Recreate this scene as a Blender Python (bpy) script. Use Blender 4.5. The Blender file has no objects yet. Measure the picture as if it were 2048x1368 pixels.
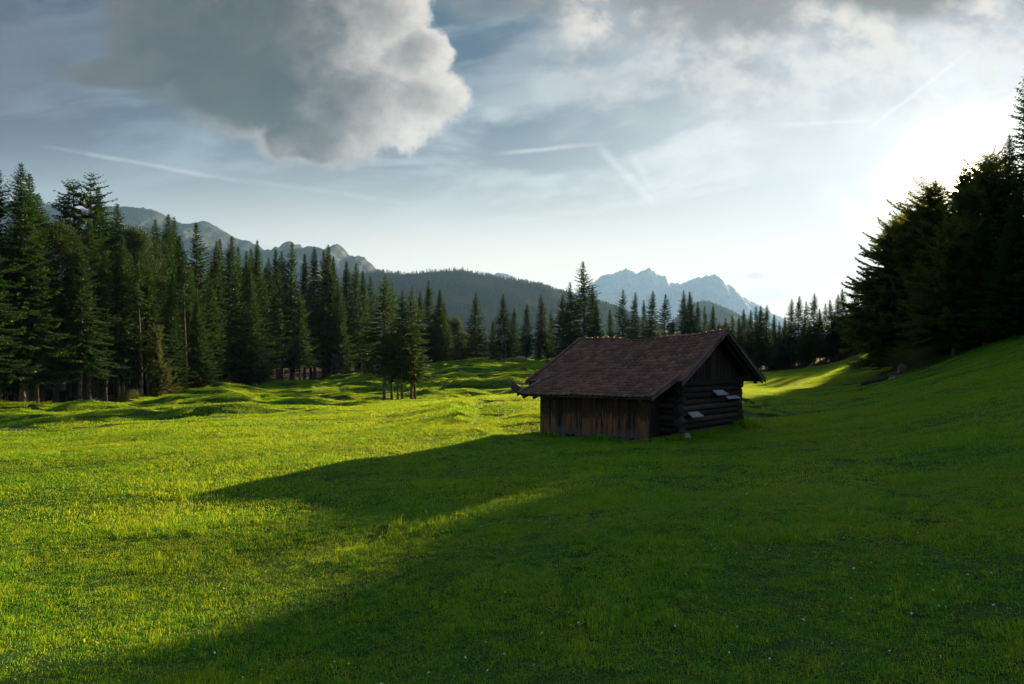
import bpy, math, random
import numpy as np
from mathutils import Vector, Matrix
R = math.radians
scene = bpy.context.scene
COL = scene.collection

# ---------------------------------------------------------------- camera
FPX, HOR, EYE = 1365.0, 742.0, 2.4
cam_d = bpy.data.cameras.new('camera'); cam = bpy.data.objects.new('camera', cam_d); COL.objects.link(cam)
cam_d.sensor_width = 36.0; cam_d.lens = 36.0*FPX/2048.0
cam_d.shift_y = (HOR-684.0)/2048.0
cam_d.clip_start = 0.05; cam_d.clip_end = 40000
cam.location = (0, 0, EYE); cam.rotation_euler = (R(90), 0, 0)
scene.camera = cam

# ---------------------------------------------------------------- sun
SU, SV = (1928-1024)/FPX, (HOR-362)/FPX
SDIR = Vector((SU, 1, SV)).normalized()
SAZ, SEL = math.atan2(SDIR.x, SDIR.y), math.asin(SDIR.z)
sun_d = bpy.data.lights.new('sun', 'SUN'); sun_d.energy = 5.0; sun_d.angle = R(0.55); sun_d.color = (1.0, 0.78, 0.40)
sun = bpy.data.objects.new('sun', sun_d); COL.objects.link(sun)
sun.rotation_euler = SDIR.to_track_quat('Z', 'Y').to_euler(); sun.location = (30, 45, 40)

# ---------------------------------------------------------------- exposure
scene.view_settings.view_transform = 'Standard'; scene.view_settings.look = 'None'
scene.view_settings.gamma = 1.0; scene.view_settings.use_curve_mapping = False
scene.view_settings.exposure = 1.69
scene.render.engine = 'CYCLES'
cy = scene.cycles
cy.use_denoising = True; cy.max_bounces = 8; cy.diffuse_bounces = 3; cy.glossy_bounces = 2; cy.transmission_bounces = 5
cy.transparent_max_bounces = 6; cy.volume_bounces = 0; cy.use_adaptive_sampling = True; cy.adaptive_threshold = 0.015
cy.sample_clamp_indirect = 4.0

# ---------------------------------------------------------------- sky
class NT:
    """small helper that writes node trees as expressions"""
    def __init__(s, tree): s.t = tree; s.n = tree.nodes; s.l = tree.links
    def put(s, sock, v):
        if isinstance(v, bpy.types.NodeSocket): s.l.new(v, sock)
        elif isinstance(v, (tuple, list)) and len(v) == 3 and sock.type == 'RGBA': sock.default_value = (*v, 1)
        else: sock.default_value = v
    def m(s, op, a, b=None, c=None, clamp=False):
        n = s.n.new('ShaderNodeMath'); n.operation = op; n.use_clamp = clamp
        s.put(n.inputs[0], a)
        if b is not None: s.put(n.inputs[1], b)
        if c is not None: s.put(n.inputs[2], c)
        return n.outputs[0]
    def add(s, a, b): return s.m('ADD', a, b)
    def sub(s, a, b): return s.m('SUBTRACT', a, b)
    def mul(s, a, b): return s.m('MULTIPLY', a, b)
    def ss(s, v, a, b, lo=0.0, hi=1.0):
        n = s.n.new('ShaderNodeMapRange'); n.interpolation_type = 'SMOOTHSTEP'
        s.put(n.inputs['Value'], v); n.inputs['From Min'].default_value = a; n.inputs['From Max'].default_value = b
        n.inputs['To Min'].default_value = lo; n.inputs['To Max'].default_value = hi
        return n.outputs['Result']
    def lin(s, v, a, b, lo=0.0, hi=1.0):
        n = s.n.new('ShaderNodeMapRange')
        s.put(n.inputs['Value'], v); n.inputs['From Min'].default_value = a; n.inputs['From Max'].default_value = b
        n.inputs['To Min'].default_value = lo; n.inputs['To Max'].default_value = hi
        return n.outputs['Result']
    def mix(s, f, a, b, blend='MIX'):
        n = s.n.new('ShaderNodeMix'); n.data_type = 'RGBA'; n.blend_type = blend; n.clamp_factor = True
        s.put(n.inputs[0], f); s.put(n.inputs[6], a); s.put(n.inputs[7], b)
        return n.outputs[2]
    def vec(s, x, y, z=0.0):
        n = s.n.new('ShaderNodeCombineXYZ'); s.put(n.inputs[0], x); s.put(n.inputs[1], y); s.put(n.inputs[2], z)
        return n.outputs[0]
    def noise(s, v, scale, detail=4, rough=0.5, dist=0.0, out='Fac'):
        n = s.n.new('ShaderNodeTexNoise'); s.put(n.inputs['Vector'], v) if v is not None else None
        n.inputs['Scale'].default_value = scale; n.inputs['Detail'].default_value = detail
        n.inputs['Roughness'].default_value = rough; n.inputs['Distortion'].default_value = dist
        return n.outputs[out]
    def ramp(s, f, stops, interp='LINEAR'):
        n = s.n.new('ShaderNodeValToRGB'); s.put(n.inputs[0], f); cr = n.color_ramp; cr.interpolation = interp
        while len(cr.elements) < len(stops): cr.elements.new(0.5)
        for e, (p, c) in zip(cr.elements, stops): e.position = p; e.color = (*c, 1)
        return n.outputs[0]

def srgb(r, g, b):
    return tuple(((c/255)/12.92 if c/255 <= .04045 else ((c/255+.055)/1.055)**2.4) for c in (r, g, b))

world = bpy.data.worlds.new('World'); scene.world = world; world.use_nodes = True
wt = world.node_tree
for n in list(wt.nodes): wt.nodes.remove(n)
W = NT(wt)
STR = 0.05
tc = wt.nodes.new('ShaderNodeTexCoord')
sep = wt.nodes.new('ShaderNodeSeparateXYZ'); wt.links.new(tc.outputs['Generated'], sep.inputs[0])
dx, dy, dz = sep.outputs
# the cloud sheet lives in direction space: tangent plane to the north
yy = W.m('MAXIMUM', dy, 0.22)
X = W.add(W.mul(W.m('DIVIDE', dx, yy), 1.365), 1.024)
Y = W.sub(0.742, W.mul(W.m('DIVIDE', W.m('MAXIMUM', dz, -0.05), yy), 1.365))
P2 = W.vec(X, Y)
def seg(x0, y0, x1, y1, w, amp, soft=0.15):
    """soft straight streak (condensation trail) from x0,y0 to x1,y1"""
    L = math.hypot(x1-x0, y1-y0); ax, ay = (x1-x0)/L, (y1-y0)/L
    rx, ry = W.sub(X, x0), W.sub(Y, y0)
    t = W.add(W.mul(rx, ax), W.mul(ry, ay)); d = W.m('ABSOLUTE', W.add(W.mul(W.sub(W.mul(rx, -ay), W.mul(ry, -ax)), 1.0), W.mul(W.sub(warpS, .5), 0.007)))
    f = W.ss(d, w, 0.0)
    f = W.mul(f, W.mul(W.ss(t, 0, L*soft), W.ss(t, L, L*(1-soft))))
    return W.mul(f, amp)
def ell(cx, cy, rx, ry):
    a = W.mul(W.sub(X, cx), 1/rx); b = W.mul(W.sub(Y, cy), 1/ry)
    return W.sub(W.m('SQRT', W.add(W.mul(a, a), W.mul(b, b))), 1.0)
nA = W.noise(P2, 7.0, 6, 0.62, 0.1)
nB = W.noise(W.vec(W.add(X, 3.1), W.mul(Y, 1.5)), 2.6, 6, 0.55, 0.6)
nC = W.noise(W.vec(W.add(W.mul(X, 1.0), W.mul(Y, -.5)), W.add(W.mul(Y, 3.6), W.mul(X, .55)), 4.0), 2.4, 8, 0.58, 0.5)   # cirrus
nD = W.noise(W.vec(X, Y, 9.0), 16.0, 7, 0.66, 0.15)
nE = W.noise(W.vec(X, W.mul(Y, 1.3), 3.3), 10.0, 7, 0.60, 0.15)
warpS = W.noise(W.vec(X, Y, 2.0), 9.0, 3, 0.5)
# clear air: physical sky toned by a high veil
sky = wt.nodes.new('ShaderNodeTexSky'); sky.sky_type = 'NISHITA'; sky.sun_disc = False
sky.sun_elevation = SEL; sky.sun_rotation = SAZ; sky.air_density = 1.0; sky.dust_density = 2.0; sky.altitude = 900
K = 7.4     # sky colours are written as they show at exposure 1
def k(c): return tuple(v*K for v in c)
elev = W.sub(0.742, Y)
left = W.ss(X, 1.9, -0.1)
blue = W.mix(W.ss(elev, 0.05, 0.62), k(srgb(232, 232, 228)), k(srgb(64, 96, 124)))
blue = W.mix(W.mul(left, W.ss(elev, 0.2, 0.7)), blue, k(srgb(48, 62, 92)))
toned = W.mix(0.025, blue, sky.outputs[0])
# distance from the sun on the tangent plane
sx, sy = W.sub(X, 1.928), W.mul(W.sub(Y, 0.362), 1.15)
sr = W.m('SQRT', W.add(W.mul(sx, sx), W.mul(sy, sy)))
veil_r = W.m('POWER', W.ss(sr, 1.12, 0.10), 1.35)
col = W.mix(W.mul(veil_r, .98), toned, k((.86, .875, .89)))
# cirrus sheet
cir = W.mul(W.mul(W.ss(nC, 0.44, 0.64), W.lin(sr, 0.1, 1.9, 0.8, 0.55)), W.ss(Y, .05, .35, .45, 1.0))
col = W.mix(cir, col, W.mix(W.ss(sr, 1.5, 0.3), k(srgb(160, 176, 186)), k(srgb(244, 243, 242))))
# bright white low sky towards the west
low = W.mul(W.ss(elev, 0.40, 0.08), W.ss(X, -0.25, 1.15))
col = W.mix(W.mul(low, .92), col, k((1.42, 1.28, 1.10)))
# mid-high warm cloud field in the upper middle and right
reg = W.mul(W.ss(Y, 0.36, 0.02), W.ss(X, 0.95, 1.20))
fld = W.mul(W.ss(W.add(W.mul(nB, .5), W.mul(nA, .5)), 0.38, 0.60), reg)
col = W.mix(W.mul(fld, .85), col, W.mix(W.ss(nE, .38, .62), k(srgb(152, 152, 158)), k(srgb(228, 218, 208))))
# dark bases right at the top
drk = W.mul(W.ss(W.add(ell(1.44, -0.05, .26, .13), W.mul(W.sub(nA, .5), 1.5)), 0.25, -0.5), .85)
drk2 = W.mul(W.ss(W.add(ell(1.80, -0.03, .16, .075), W.mul(W.sub(nA, .5), 1.4)), 0.25, -0.45), .9)
drk3 = W.mul(W.ss(W.add(ell(1.02, -0.02, .16, .06), W.mul(W.sub(nA, .5), 1.6)), 0.3, -0.5), .5)
col = W.mix(W.m('MAXIMUM', drk, drk3), col, k(srgb(122, 120, 120)))
col = W.mix(drk2, col, k(srgb(112, 108, 104)))
# purple-grey murk in the upper left
murk = W.mul(W.ss(W.add(ell(0.0, 0.12, .22, .16), W.mul(W.sub(nB, .5), 2.2)), 0.6, -0.6), .7)
col = W.mix(murk, col, k(srgb(88, 80, 100)))
# small tufts left of the centre-right
tuft = W.mul(W.ss(W.add(W.m('MINIMUM', ell(1.105, .175, .045, .035), ell(.985, .228, .035, .015)), W.mul(W.sub(nD, .5), 2.4)), 0.4, -0.5), .55)
col = W.mix(tuft, col, k(srgb(190, 196, 200)))
# the big cumulus
wx = W.mul(W.sub(W.noise(W.vec(X, Y, 5.0), 6.0, 5, .6), .5), 0.9)
e = W.m('MINIMUM', ell(0.58, 0.075, .26, .155), ell(0.70, 0.205, .185, .125))
for args in ((0.35, 0.06, .15, .12), (0.52, 0.17, .23, .10), (0.835, 0.195, .105, .065), (0.75, 0.03, .115, .10), (0.64, 0.27, .12, .06), (0.82, 0.11, .085, .07)):
    e = W.m('MINIMUM', e, ell(*args))
e = W.m('MINIMUM', e, W.add(ell(0.27, 0.145, .16, .035), .05))
crisp = W.ss(X, 0.5, 0.85)
ed = W.add(e, W.mul(wx, W.lin(X, 0.2, 0.9, 0.6, 0.75)))
ed = W.add(ed, W.mul(W.sub(nD, .5), W.lin(X, .3, .8, .5, .85)))
maskS = W.ss(ed, 0.22, -0.25)
maskC = W.ss(ed, 0.10, -0.14)
mask = W.add(W.mul(maskS, W.sub(1.0, crisp)), W.mul(maskC, crisp))
# light comes from the right: lit fringe on the right and lower right
side = W.add(W.mul(W.sub(W.add(X, W.mul(Y, .25)), 0.735), 6.0), W.mul(W.sub(nE, .5), 2.4))
side = W.add(side, W.mul(W.ss(Y, .20, .0), .3))
fringe = W.ss(ed, -0.85, -0.15)
core = W.ss(ell(.565, .2, .12, .085), .6, -.8)
lit = W.mul(W.ss(side, -0.95, 1.35), W.add(W.mul(fringe, .5), .5))
rim = W.mul(W.ss(ed, -0.34, 0.0), W.ss(X, 0.30, 0.62))
lit = W.m('MAXIMUM', lit, W.mul(rim, .7))
lit = W.mul(lit, W.ss(nA, .30, .62, .62, 1.0))
soft = W.ss(W.add(W.mul(nB, .6), W.mul(nA, .4)), .36, .64)
shade = W.mix(soft, k(srgb(50, 52, 62)), k(srgb(94, 88, 92)))
shade = W.mix(W.mul(core, .8), shade, k(srgb(46, 50, 60)))
cc = W.mix(lit, shade, k(srgb(228, 220, 212)))
col = W.mix(W.mul(mask, .97), col, cc)
# condensation trails
tr = seg(0.05, .285, .56, .376, .007, .22, .3)
tr = W.m('MAXIMUM', tr, seg(.45, .355, .86, .412, .008, .14, .3))
tr = W.m('MAXIMUM', tr, seg(.965, .309, 1.25, .283, .007, .36, .35))
tr = W.m('MAXIMUM', tr, seg(1.18, .275, 1.33, .43, .014, .30, .3))
tr = W.m('MAXIMUM', tr, seg(1.25, .29, 1.32, .40, .014, .2, .3))
tr = W.m('MAXIMUM', tr, seg(1.69, .295, 1.96, .085, .007, .36, .25))
tr = W.m('MAXIMUM', tr, seg(1.51, .251, 1.80, .239, .007, .36, .35))
tr = W.m('MAXIMUM', tr, seg(1.62, .500, 1.80, .425, .005, .4))
trn = W.mul(tr, W.ss(nD, .32, .60, .30, 1.0))
col = W.mix(trn, col, k((1.0, 1.0, 1.0)))
# little clouds low over the mountains
lc = W.mul(W.ss(W.add(W.m('MINIMUM', ell(.838, .528, .022, .014), ell(1.535, .590, .045, .014)), W.mul(W.sub(nD, .5), 1.6)), .3, -.4), .5)
col = W.mix(lc, col, k((1.0, 1.0, .98)))
lc = W.mul(W.ss(W.add(ell(1.508, .552, .020, .006), W.mul(W.sub(nD, .5), 1.6)), .4, -.4), .3)
col = W.mix(lc, col, k(srgb(170, 172, 176)))
# aureole round the sun: thin cloud lit from behind
sn = W.add(sr, W.mul(W.sub(nB, .5), .22))
# ragged upper edge of the white-out: a cloud bank above it holds the light back
bank = W.ss(W.sub(W.add(Y, W.mul(W.sub(X, 1.80), .42)), W.add(.287, W.mul(W.sub(nB, .5), .12))), -.004, .014)
au = W.mul(W.ss(sn, .33, .03), W.add(W.mul(bank, .75), .25))
col = W.mix(au, col, k((1.45, 1.42, 1.34)))
sdn = wt.nodes.new('ShaderNodeVectorMath'); sdn.operation = 'DOT_PRODUCT'
wt.links.new(tc.outputs['Generated'], sdn.inputs[0]); sdn.inputs[1].default_value = tuple(SDIR)
dot = sdn.outputs['Value']
g1 = W.m('POWER', W.m('MAXIMUM', dot, 0.0), 900.0)
g2 = W.ss(dot, math.cos(R(1.3)), math.cos(R(0.5)))
core_c = W.mix(g2, (0.0, 0.0, 0.0), k((22.0, 18.0, 11.0)))
glow_c = W.mix(g1, (0.0, 0.0, 0.0), k((1.6, 1.35, .9)))
col = W.mix(1.0, col, glow_c, 'ADD'); col = W.mix(1.0, col, core_c, 'ADD')
# behind the camera the sky stays a plain evening blue; below the horizon dark
back = W.ss(dy, 0.10, -0.30)
col = W.mix(back, col, W.mix(W.ss(dz, 0.0, 0.7), k(srgb(172, 186, 200)), k(srgb(104, 126, 156))))
col = W.mix(W.ss(dz, 0.0, -0.05), col, k((0.02, 0.03, 0.02)))
bg = wt.nodes.new('ShaderNodeBackground'); W.put(bg.inputs[0], col); bg.inputs[1].default_value = STR
wo = wt.nodes.new('ShaderNodeOutputWorld'); wt.links.new(bg.outputs[0], wo.inputs[0])
world.cycles.sampling_method = 'MANUAL'; world.cycles.sample_map_resolution = 1024

# ---------------------------------------------------------------- helpers
def tag(o, label=None, cat=None, group=None, kind=None):
    if label: o['label'] = label
    if cat: o['category'] = cat
    if group: o['group'] = group
    if kind: o['kind'] = kind
    return o
def empty(name, loc, rz=0.0):
    o = bpy.data.objects.new(name, None); COL.objects.link(o); o.location = loc; o.rotation_euler = (0, 0, rz)
    o.empty_display_size = .3
    return o
def mesh_np(name, V, faces, mat=None, smooth=False):
    """faces: int array (n,3) or (n,4), or list of such arrays"""
    me = bpy.data.meshes.new(name)
    if not isinstance(faces, list): faces = [faces]
    faces = [f for f in faces if len(f)]
    V = np.asarray(V, np.float32)
    me.vertices.add(len(V)); me.vertices.foreach_set('co', V.ravel())
    loops = np.concatenate([f.ravel() for f in faces]).astype(np.int32)
    cnt = np.concatenate([np.full(len(f), f.shape[1]) for f in faces]).astype(np.int32)
    st = np.concatenate([[0], np.cumsum(cnt)[:-1]]).astype(np.int32)
    me.loops.add(len(loops)); me.loops.foreach_set('vertex_index', loops)
    me.polygons.add(len(cnt)); me.polygons.foreach_set('loop_start', st); me.polygons.foreach_set('loop_total', cnt)
    if smooth: me.polygons.foreach_set('use_smooth', np.ones(len(cnt), bool))
    me.update(calc_edges=True); me.validate()
    if mat: me.materials.append(mat)
    return me
def link(name, me, parent=None):
    o = bpy.data.objects.new(name, me); COL.objects.link(o)
    if parent: o.parent = parent
    return o

class MB:
    """collects solid pieces and links them as one mesh"""
    def __init__(s): s.v = []; s.f = []; s.n = 0
    def raw(s, V, F):
        s.v.append(np.asarray(V, float)); s.f += [tuple(i+s.n for i in f) for f in F]; s.n += len(V); return s
    def hexa(s, c):   # 8 corners: bottom 0-3, top 4-7
        return s.raw(c, [(3, 2, 1, 0), (4, 5, 6, 7), (0, 1, 5, 4), (1, 2, 6, 5), (2, 3, 7, 6), (3, 0, 4, 7)])
    def box(s, x0, x1, y0, y1, z0, z1):
        return s.hexa([(x0, y0, z0), (x1, y0, z0), (x1, y1, z0), (x0, y1, z0), (x0, y0, z1), (x1, y0, z1), (x1, y1, z1), (x0, y1, z1)])
    def bar(s, a, b, w, h, up=(0, 0, 1)):
        a, b, up = Vector(a), Vector(b), Vector(up); d = (b-a).normalized(); r = d.cross(up).normalized(); u = r.cross(d).normalized()
        r *= w/2; u *= h/2
        return s.hexa([a-r-u, a+r-u, b+r-u, b-r-u, a-r+u, a+r+u, b+r+u, b-r+u])
    def tube(s, pts, rad, n=8, caps=True, wob=0.0, rnd=None):
        pts = [Vector(p) for p in pts]; V = []; F = []
        for i, p in enumerate(pts):
            d = (pts[min(i+1, len(pts)-1)]-pts[max(i-1, 0)]).normalized()
            r = d.cross(Vector((0.13, 0.2, 1)) if abs(d.z) < .9 else Vector((1, 0.1, 0))).normalized(); u = r.cross(d)
            for j in range(n):
                a = 2*math.pi*j/n; q = rad[i]*(1+(rnd.uniform(-wob, wob) if rnd else 0))
                V.append(p+r*math.cos(a)*q+u*math.sin(a)*q)
        for i in range(len(pts)-1):
            for j in range(n):
                F.append((i*n+j, i*n+(j+1) % n, (i+1)*n+(j+1) % n, (i+1)*n+j))
        if caps: F += [tuple(range(n-1, -1, -1)), tuple((len(pts)-1)*n+j for j in range(n))]
        return s.raw(V, F)
    def mesh(s, name, mat, smooth=False):
        me = bpy.data.meshes.new(name); me.from_pydata([tuple(v) for V in s.v for v in V], [], s.f); me.update()
        if mat: me.materials.append(mat)
        if smooth:
            for p in me.polygons: p.use_smooth = len(p.vertices) == 4
        return me
    def build(s, name, mat, parent=None, smooth=False): return link(name, s.mesh(name, mat, smooth), parent)

rs = np.random.RandomState(7)
_perm = rs.permutation(512); _perm = np.concatenate([_perm, _perm]); _g = rs.randn(512, 2); _g /= np.linalg.norm(_g, axis=1)[:, None]
def perlin(x, y, seed=0):
    x = np.asarray(x, float)+seed*17.3; y = np.asarray(y, float)+seed*9.1
    xi = np.floor(x).astype(int); yi = np.floor(y).astype(int); xf = x-xi; yf = y-yi
    def gr(ix, iy, fx, fy):
        h = _g[_perm[(_perm[ix % 512]+iy) % 512]]; return h[..., 0]*fx+h[..., 1]*fy
    u = xf**3*(xf*(xf*6-15)+10); v = yf**3*(yf*(yf*6-15)+10)
    a = gr(xi, yi, xf, yf); b = gr(xi+1, yi, xf-1, yf); c = gr(xi, yi+1, xf, yf-1); d = gr(xi+1, yi+1, xf-1, yf-1)
    return ((a*(1-u)+b*u)*(1-v)+(c*(1-u)+d*u)*v)*1.5
def fbm(x, y, o=4, seed=0, g=.5):
    s = 0; a = 1.0
    for i in range(o): s = s+a*perlin(x*2**i, y*2**i, seed+i*3); a *= g
    return s
def sst(a, b, x): t = np.clip((x-a)/(b-a), 0, 1); return t*t*(3-2*t)

# ---------------------------------------------------------------- terrain
def zat(py, d): return EYE-(py-HOR)/FPX*d
# columns of the meadow: direction (px of the photograph or an angle) and (depth, height)
TCOL = [
 (R(-180), [(1, .7), (60, .9), (400, 2)]),
 (R(-90), [(1, .7), (4, .3), (10, -.4), (40, -.8), (80, -1.2), (300, 0)]),
 (-400, [(1, .7), (4, .3), (8, -.55), (25, -.8), (45, -1.1), (60, -1.4), (100, -1.3), (300, 4)]),
 (0,    [(1, .7), (4, .2), (7, -.6), (12, -.85), (25, -.8), (45, zat(857, 45)), (70, zat(822, 70)), (110, -1.2), (300, 5)]),
 (430,  [(1, .7), (4, .2), (7, -.55), (12, -.8), (25, -.68), (40, -.6), (60, zat(812, 60)), (100, zat(783, 100)), (180, .5), (400, 6)]),
 (740,  [(1, .7), (4, .2), (7, -.48), (12, -.62), (17, -.62), (28, -.45), (50, zat(825, 50)), (72, zat(806, 72)), (105, zat(783, 105)), (160, zat(750, 160)), (400, 5)]),
 (860,  [(1, .7), (4, .2), (7, -.38), (12, -.42), (16, -.42), (20, -.50), (28, -.35), (45, zat(808, 45)), (72, zat(800, 72)), (95, zat(768, 95)), (120, zat(742, 120)), (148, zat(718, 148)), (165, zat(719, 165)), (400, 4)]),
 (970,  [(1, .7), (4, .2), (7, -.33), (12, -.33), (16, -.34), (20, -.42), (26, -.34), (34, .0), (44, zat(798, 44)), (52, .45), (75, zat(800, 75)), (95, zat(767, 95)), (120, zat(741, 120)), (145, zat(717, 145)), (165, zat(719, 165)), (400, 4)]),
 (1100, [(1, .7), (4, .2), (7, -.28), (12, -.25), (16, -.26), (20, -.34), (26, -.30), (34, .05), (44, zat(792, 44)), (55, .7), (75, zat(788, 75)), (95, zat(765, 95)), (120, zat(741, 120)), (145, zat(720, 145)), (165, zat(722, 165)), (400, 4)]),
 (1300, [(1, .7), (4, .22), (7, -.22), (12, -.18), (20, -.22), (26, -.25), (36, .0), (60, .9), (80, .6), (110, 1.6), (145, 3.2), (200, 3), (400, 4)]),
 (1530, [(1, .7), (4, .25), (7, -.18), (12, -.15), (20, -.18), (26, -.18), (35, -.05), (48, .0), (65, .2), (90, .9), (120, zat(748, 120)), (160, zat(744, 160)), (400, 8)]),
 (1700, [(1, .7), (4, .28), (7, -.12), (12, -.06), (25, .1), (40, .3), (60, .5), (80, 1.0), (105, zat(746, 105)), (150, zat(737, 150)), (200, 7), (400, 22)]),
 (1840, [(1, .7), (4, .3), (7, -.1), (12, -.05), (22, .45), (35, zat(795, 35)), (50, zat(758, 50)), (66, zat(736, 66)), (100, 7), (140, 14), (200, 24), (400, 50)]),
 (2048, [(1, .7), (4, .35), (7, .1), (12, .35), (20, 1.05), (30, zat(755, 30)), (42, zat(698, 42)), (52, zat(675, 52)), (80, 9), (150, 22), (400, 55)]),
 (2700, [(1, .7), (4, .5), (7, .6), (12, 1.2), (22, 3.4), (34, 6.8), (60, 13), (150, 30), (400, 65)]),
 (R(90), [(1, .7), (8, 1.2), (20, 3.2), (41, 8), (80, 16), (200, 32), (400, 50)]),
 (R(180), [(1, .7), (60, .9), (400, 2)]),
]
LR0, LR1, NR, NTH = math.log(.8), math.log(600), 220, 721
_lr = np.linspace(LR0, LR1, NR); _th = np.linspace(-math.pi, math.pi, NTH)
_cols = []
for c, rows in TCOL:
    th = c if isinstance(c, float) else math.atan((c-1024)/FPX)
    kf = 1.0 if isinstance(c, float) else math.sqrt(1+((c-1024)/FPX)**2)
    _cols.append((th, np.interp(_lr, [math.log(d*kf) for d, _ in rows], [z for _, z in rows])))
_T = np.zeros((NTH, NR)); _tha = np.array([c[0] for c in _cols]); _za = np.array([c[1] for c in _cols])
for j in range(NR): _T[:, j] = np.interp(_th, _tha, _za[:, j])
def _blur(A, s, ax):
    kx = np.arange(-3*s, 3*s+1); kk = np.exp(-kx**2/(2*s*s)); kk /= kk.sum()
    pad = [(0, 0), (0, 0)]; pad[ax] = (3*s, 3*s); B = np.pad(A, pad, 'edge')
    return np.apply_along_axis(lambda v: np.convolve(v, kk, 'valid'), ax, B)
_T = _blur(_blur(_T, 3, 1), 5, 0)
def seg_d(x, y, pts):
    best = np.full(np.shape(x), 1e9)
    for (x0, y0), (x1, y1) in zip(pts[:-1], pts[1:]):
        dx_, dy_ = x1-x0, y1-y0; t = np.clip(((x-x0)*dx_+(y-y0)*dy_)/(dx_*dx_+dy_*dy_), 0, 1)
        best = np.minimum(best, np.hypot(x-x0-t*dx_, y-y0-t*dy_))
    return best
DITCH1 = [(-1.15, 31.5), (-1.25, 36), (-1.75, 41), (-1.6, 50)]
DITCH1B = [(-1.2, 34), (.2, 36.5)]
DITCH2 = [(14.3, 37.5), (15.2, 43), (17.0, 49), (16.5, 56), (19.5, 66)]
HX, HY = 4.87, 25.2                 # hut corner
def ground(x, y, fine=True):
    x = np.asarray(x, float); y = np.asarray(y, float)
    r = np.hypot(x, y); th = np.arctan2(x, y)
    a = (th+math.pi)/(2*math.pi)*(NTH-1); b = (np.log(np.maximum(r, .81))-LR0)/(LR1-LR0)*(NR-1)
    a = np.clip(a, 0, NTH-1.001); b = np.clip(b, 0, NR-1.001); ia = a.astype(int); ib = b.astype(int); fa = a-ia; fb = b-ib
    z = (_T[ia, ib]*(1-fa)+_T[ia+1, ib]*fa)*(1-fb)+(_T[ia, ib+1]*(1-fa)+_T[ia+1, ib+1]*fa)*fb
    z = z*(1-sst(450, 1500, r))+3*sst(450, 1500, r)
    # hummocky old pasture: rounded mounds with tight hollows, left and far
    u = x/np.maximum(y, 1)
    m = sst(36, 50, y+perlin(x/14, y/14, 3)*5+np.maximum(x+4, 0)*1.5)*sst(.16, .02, u-sst(70, 120, y)*.12)
    m = m*(1-.93*sst(-21, -12, x+perlin(x/8, y/8, 19)*2)*sst(80, 64, y))
    wx_ = x+perlin(x/9, y/9, 5)*3; wy_ = y+perlin(x/9, y/9, 6)*3
    n1 = perlin(wx_/10.5, wy_/8.0, 1); n2 = perlin(wx_/5.2, wy_/4.6, 2)
    bil = np.sqrt(n1*n1+.006)*1.55-.42
    bil2 = np.sqrt(n2*n2+.01)-.3
    z = z+m*(bil*1.05+bil2*.42)
    # gentle roll elsewhere
    fm = sst(3, 14, r)*(1-sst(200, 500, r))
    z = z+fm*(perlin(x/7.5, y/6.5, 8)*.09+perlin(x/3.1, y/2.7, 9)*.035)
    z = z+sst(25, 60, r)*(1-sst(300, 500, r))*sst(.1, .35, u)*(perlin(x/11, y/16, 12)*.35)
    d1 = seg_d(x, y, DITCH1); d1b = seg_d(x, y, DITCH1B); d2 = seg_d(x, y, DITCH2)
    z = z-.42*np.exp(-(d1/.24)**2)-.10*np.exp(-(d1b/.16)**2)
    z = z-.45*np.exp(-(d2/.35)**2)+.05*np.exp(-((d2-.9)/.4)**2)
    # level pad below the hut
    hx = (x-HX)*.768-(y-HY)*.640; hy = (x-HX)*.640+(y-HY)*.768
    pad = sst(2.2, .2, np.maximum(np.maximum(hx-.2, -6.2-hx), 0)+np.maximum(np.maximum(.2-hy, hy-9.4), 0))
    z = z*(1-pad)-.27*pad+pad*.012*hx
    return z
def gz(x, y): return float(ground(np.array([x]), np.array([y]))[0])
def at(px, d):   # ground point seen at column px and depth d
    x = (px-1024)/FPX*d; return x, d, gz(x, d)

def mat_new(name):
    m = bpy.data.materials.new(name); m.use_nodes = True; t = m.node_tree
    for n in list(t.nodes): t.nodes.remove(n)
    N = NT(t); N.out = t.nodes.new('ShaderNodeOutputMaterial'); return m, N
def principled(N, color, rough=.9, spec=.2, normal=None, **kw):
    b = N.n.new('ShaderNodeBsdfPrincipled'); N.put(b.inputs['Base Color'], color); N.put(b.inputs['Roughness'], rough)
    b.inputs['Specular IOR Level'].default_value = spec
    for q, v in kw.items(): N.put(b.inputs[q], v)
    if normal is not None: N.l.new(normal, b.inputs['Normal'])
    N.l.new(b.outputs[0], N.out.inputs[0]); return b
def bump(N, h, strength=.5, dist=.05):
    b = N.n.new('ShaderNodeBump'); b.inputs['Strength'].default_value = strength; b.inputs['Distance'].default_value = dist
    N.put(b.inputs['Height'], h); return b.outputs[0]
def pos(N): return N.n.new('ShaderNodeNewGeometry').outputs['Position']
def objc(N): return N.n.new('ShaderNodeTexCoord').outputs['Object']

# meadow soil and turf below the blades
M_ground, N = mat_new('meadow_turf')
p = pos(N)
c1 = N.mix(N.ss(N.noise(p, .35, 4, .55), .35, .65), (.018, .060, .008), (.034, .085, .010))
c1 = N.mix(N.ss(N.noise(p, 6.0, 3, .6), .4, .7), c1, (.022, .036, .008))
sx_, sy_, sz_ = (N.n.new('ShaderNodeSeparateXYZ').outputs)
N.l.new(p, sx_.node.inputs[0])
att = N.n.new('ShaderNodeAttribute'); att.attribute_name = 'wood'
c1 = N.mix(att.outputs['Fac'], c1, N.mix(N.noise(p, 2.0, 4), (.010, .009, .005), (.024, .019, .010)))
att2 = N.n.new('ShaderNodeAttribute'); att2.attribute_name = 'bare'
c1 = N.mix(att2.outputs['Fac'], c1, (.17, .14, .095))
principled(N, c1, .95, .1, bump(N, N.noise(p, 9.0, 5, .65), .8, .06))

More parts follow.
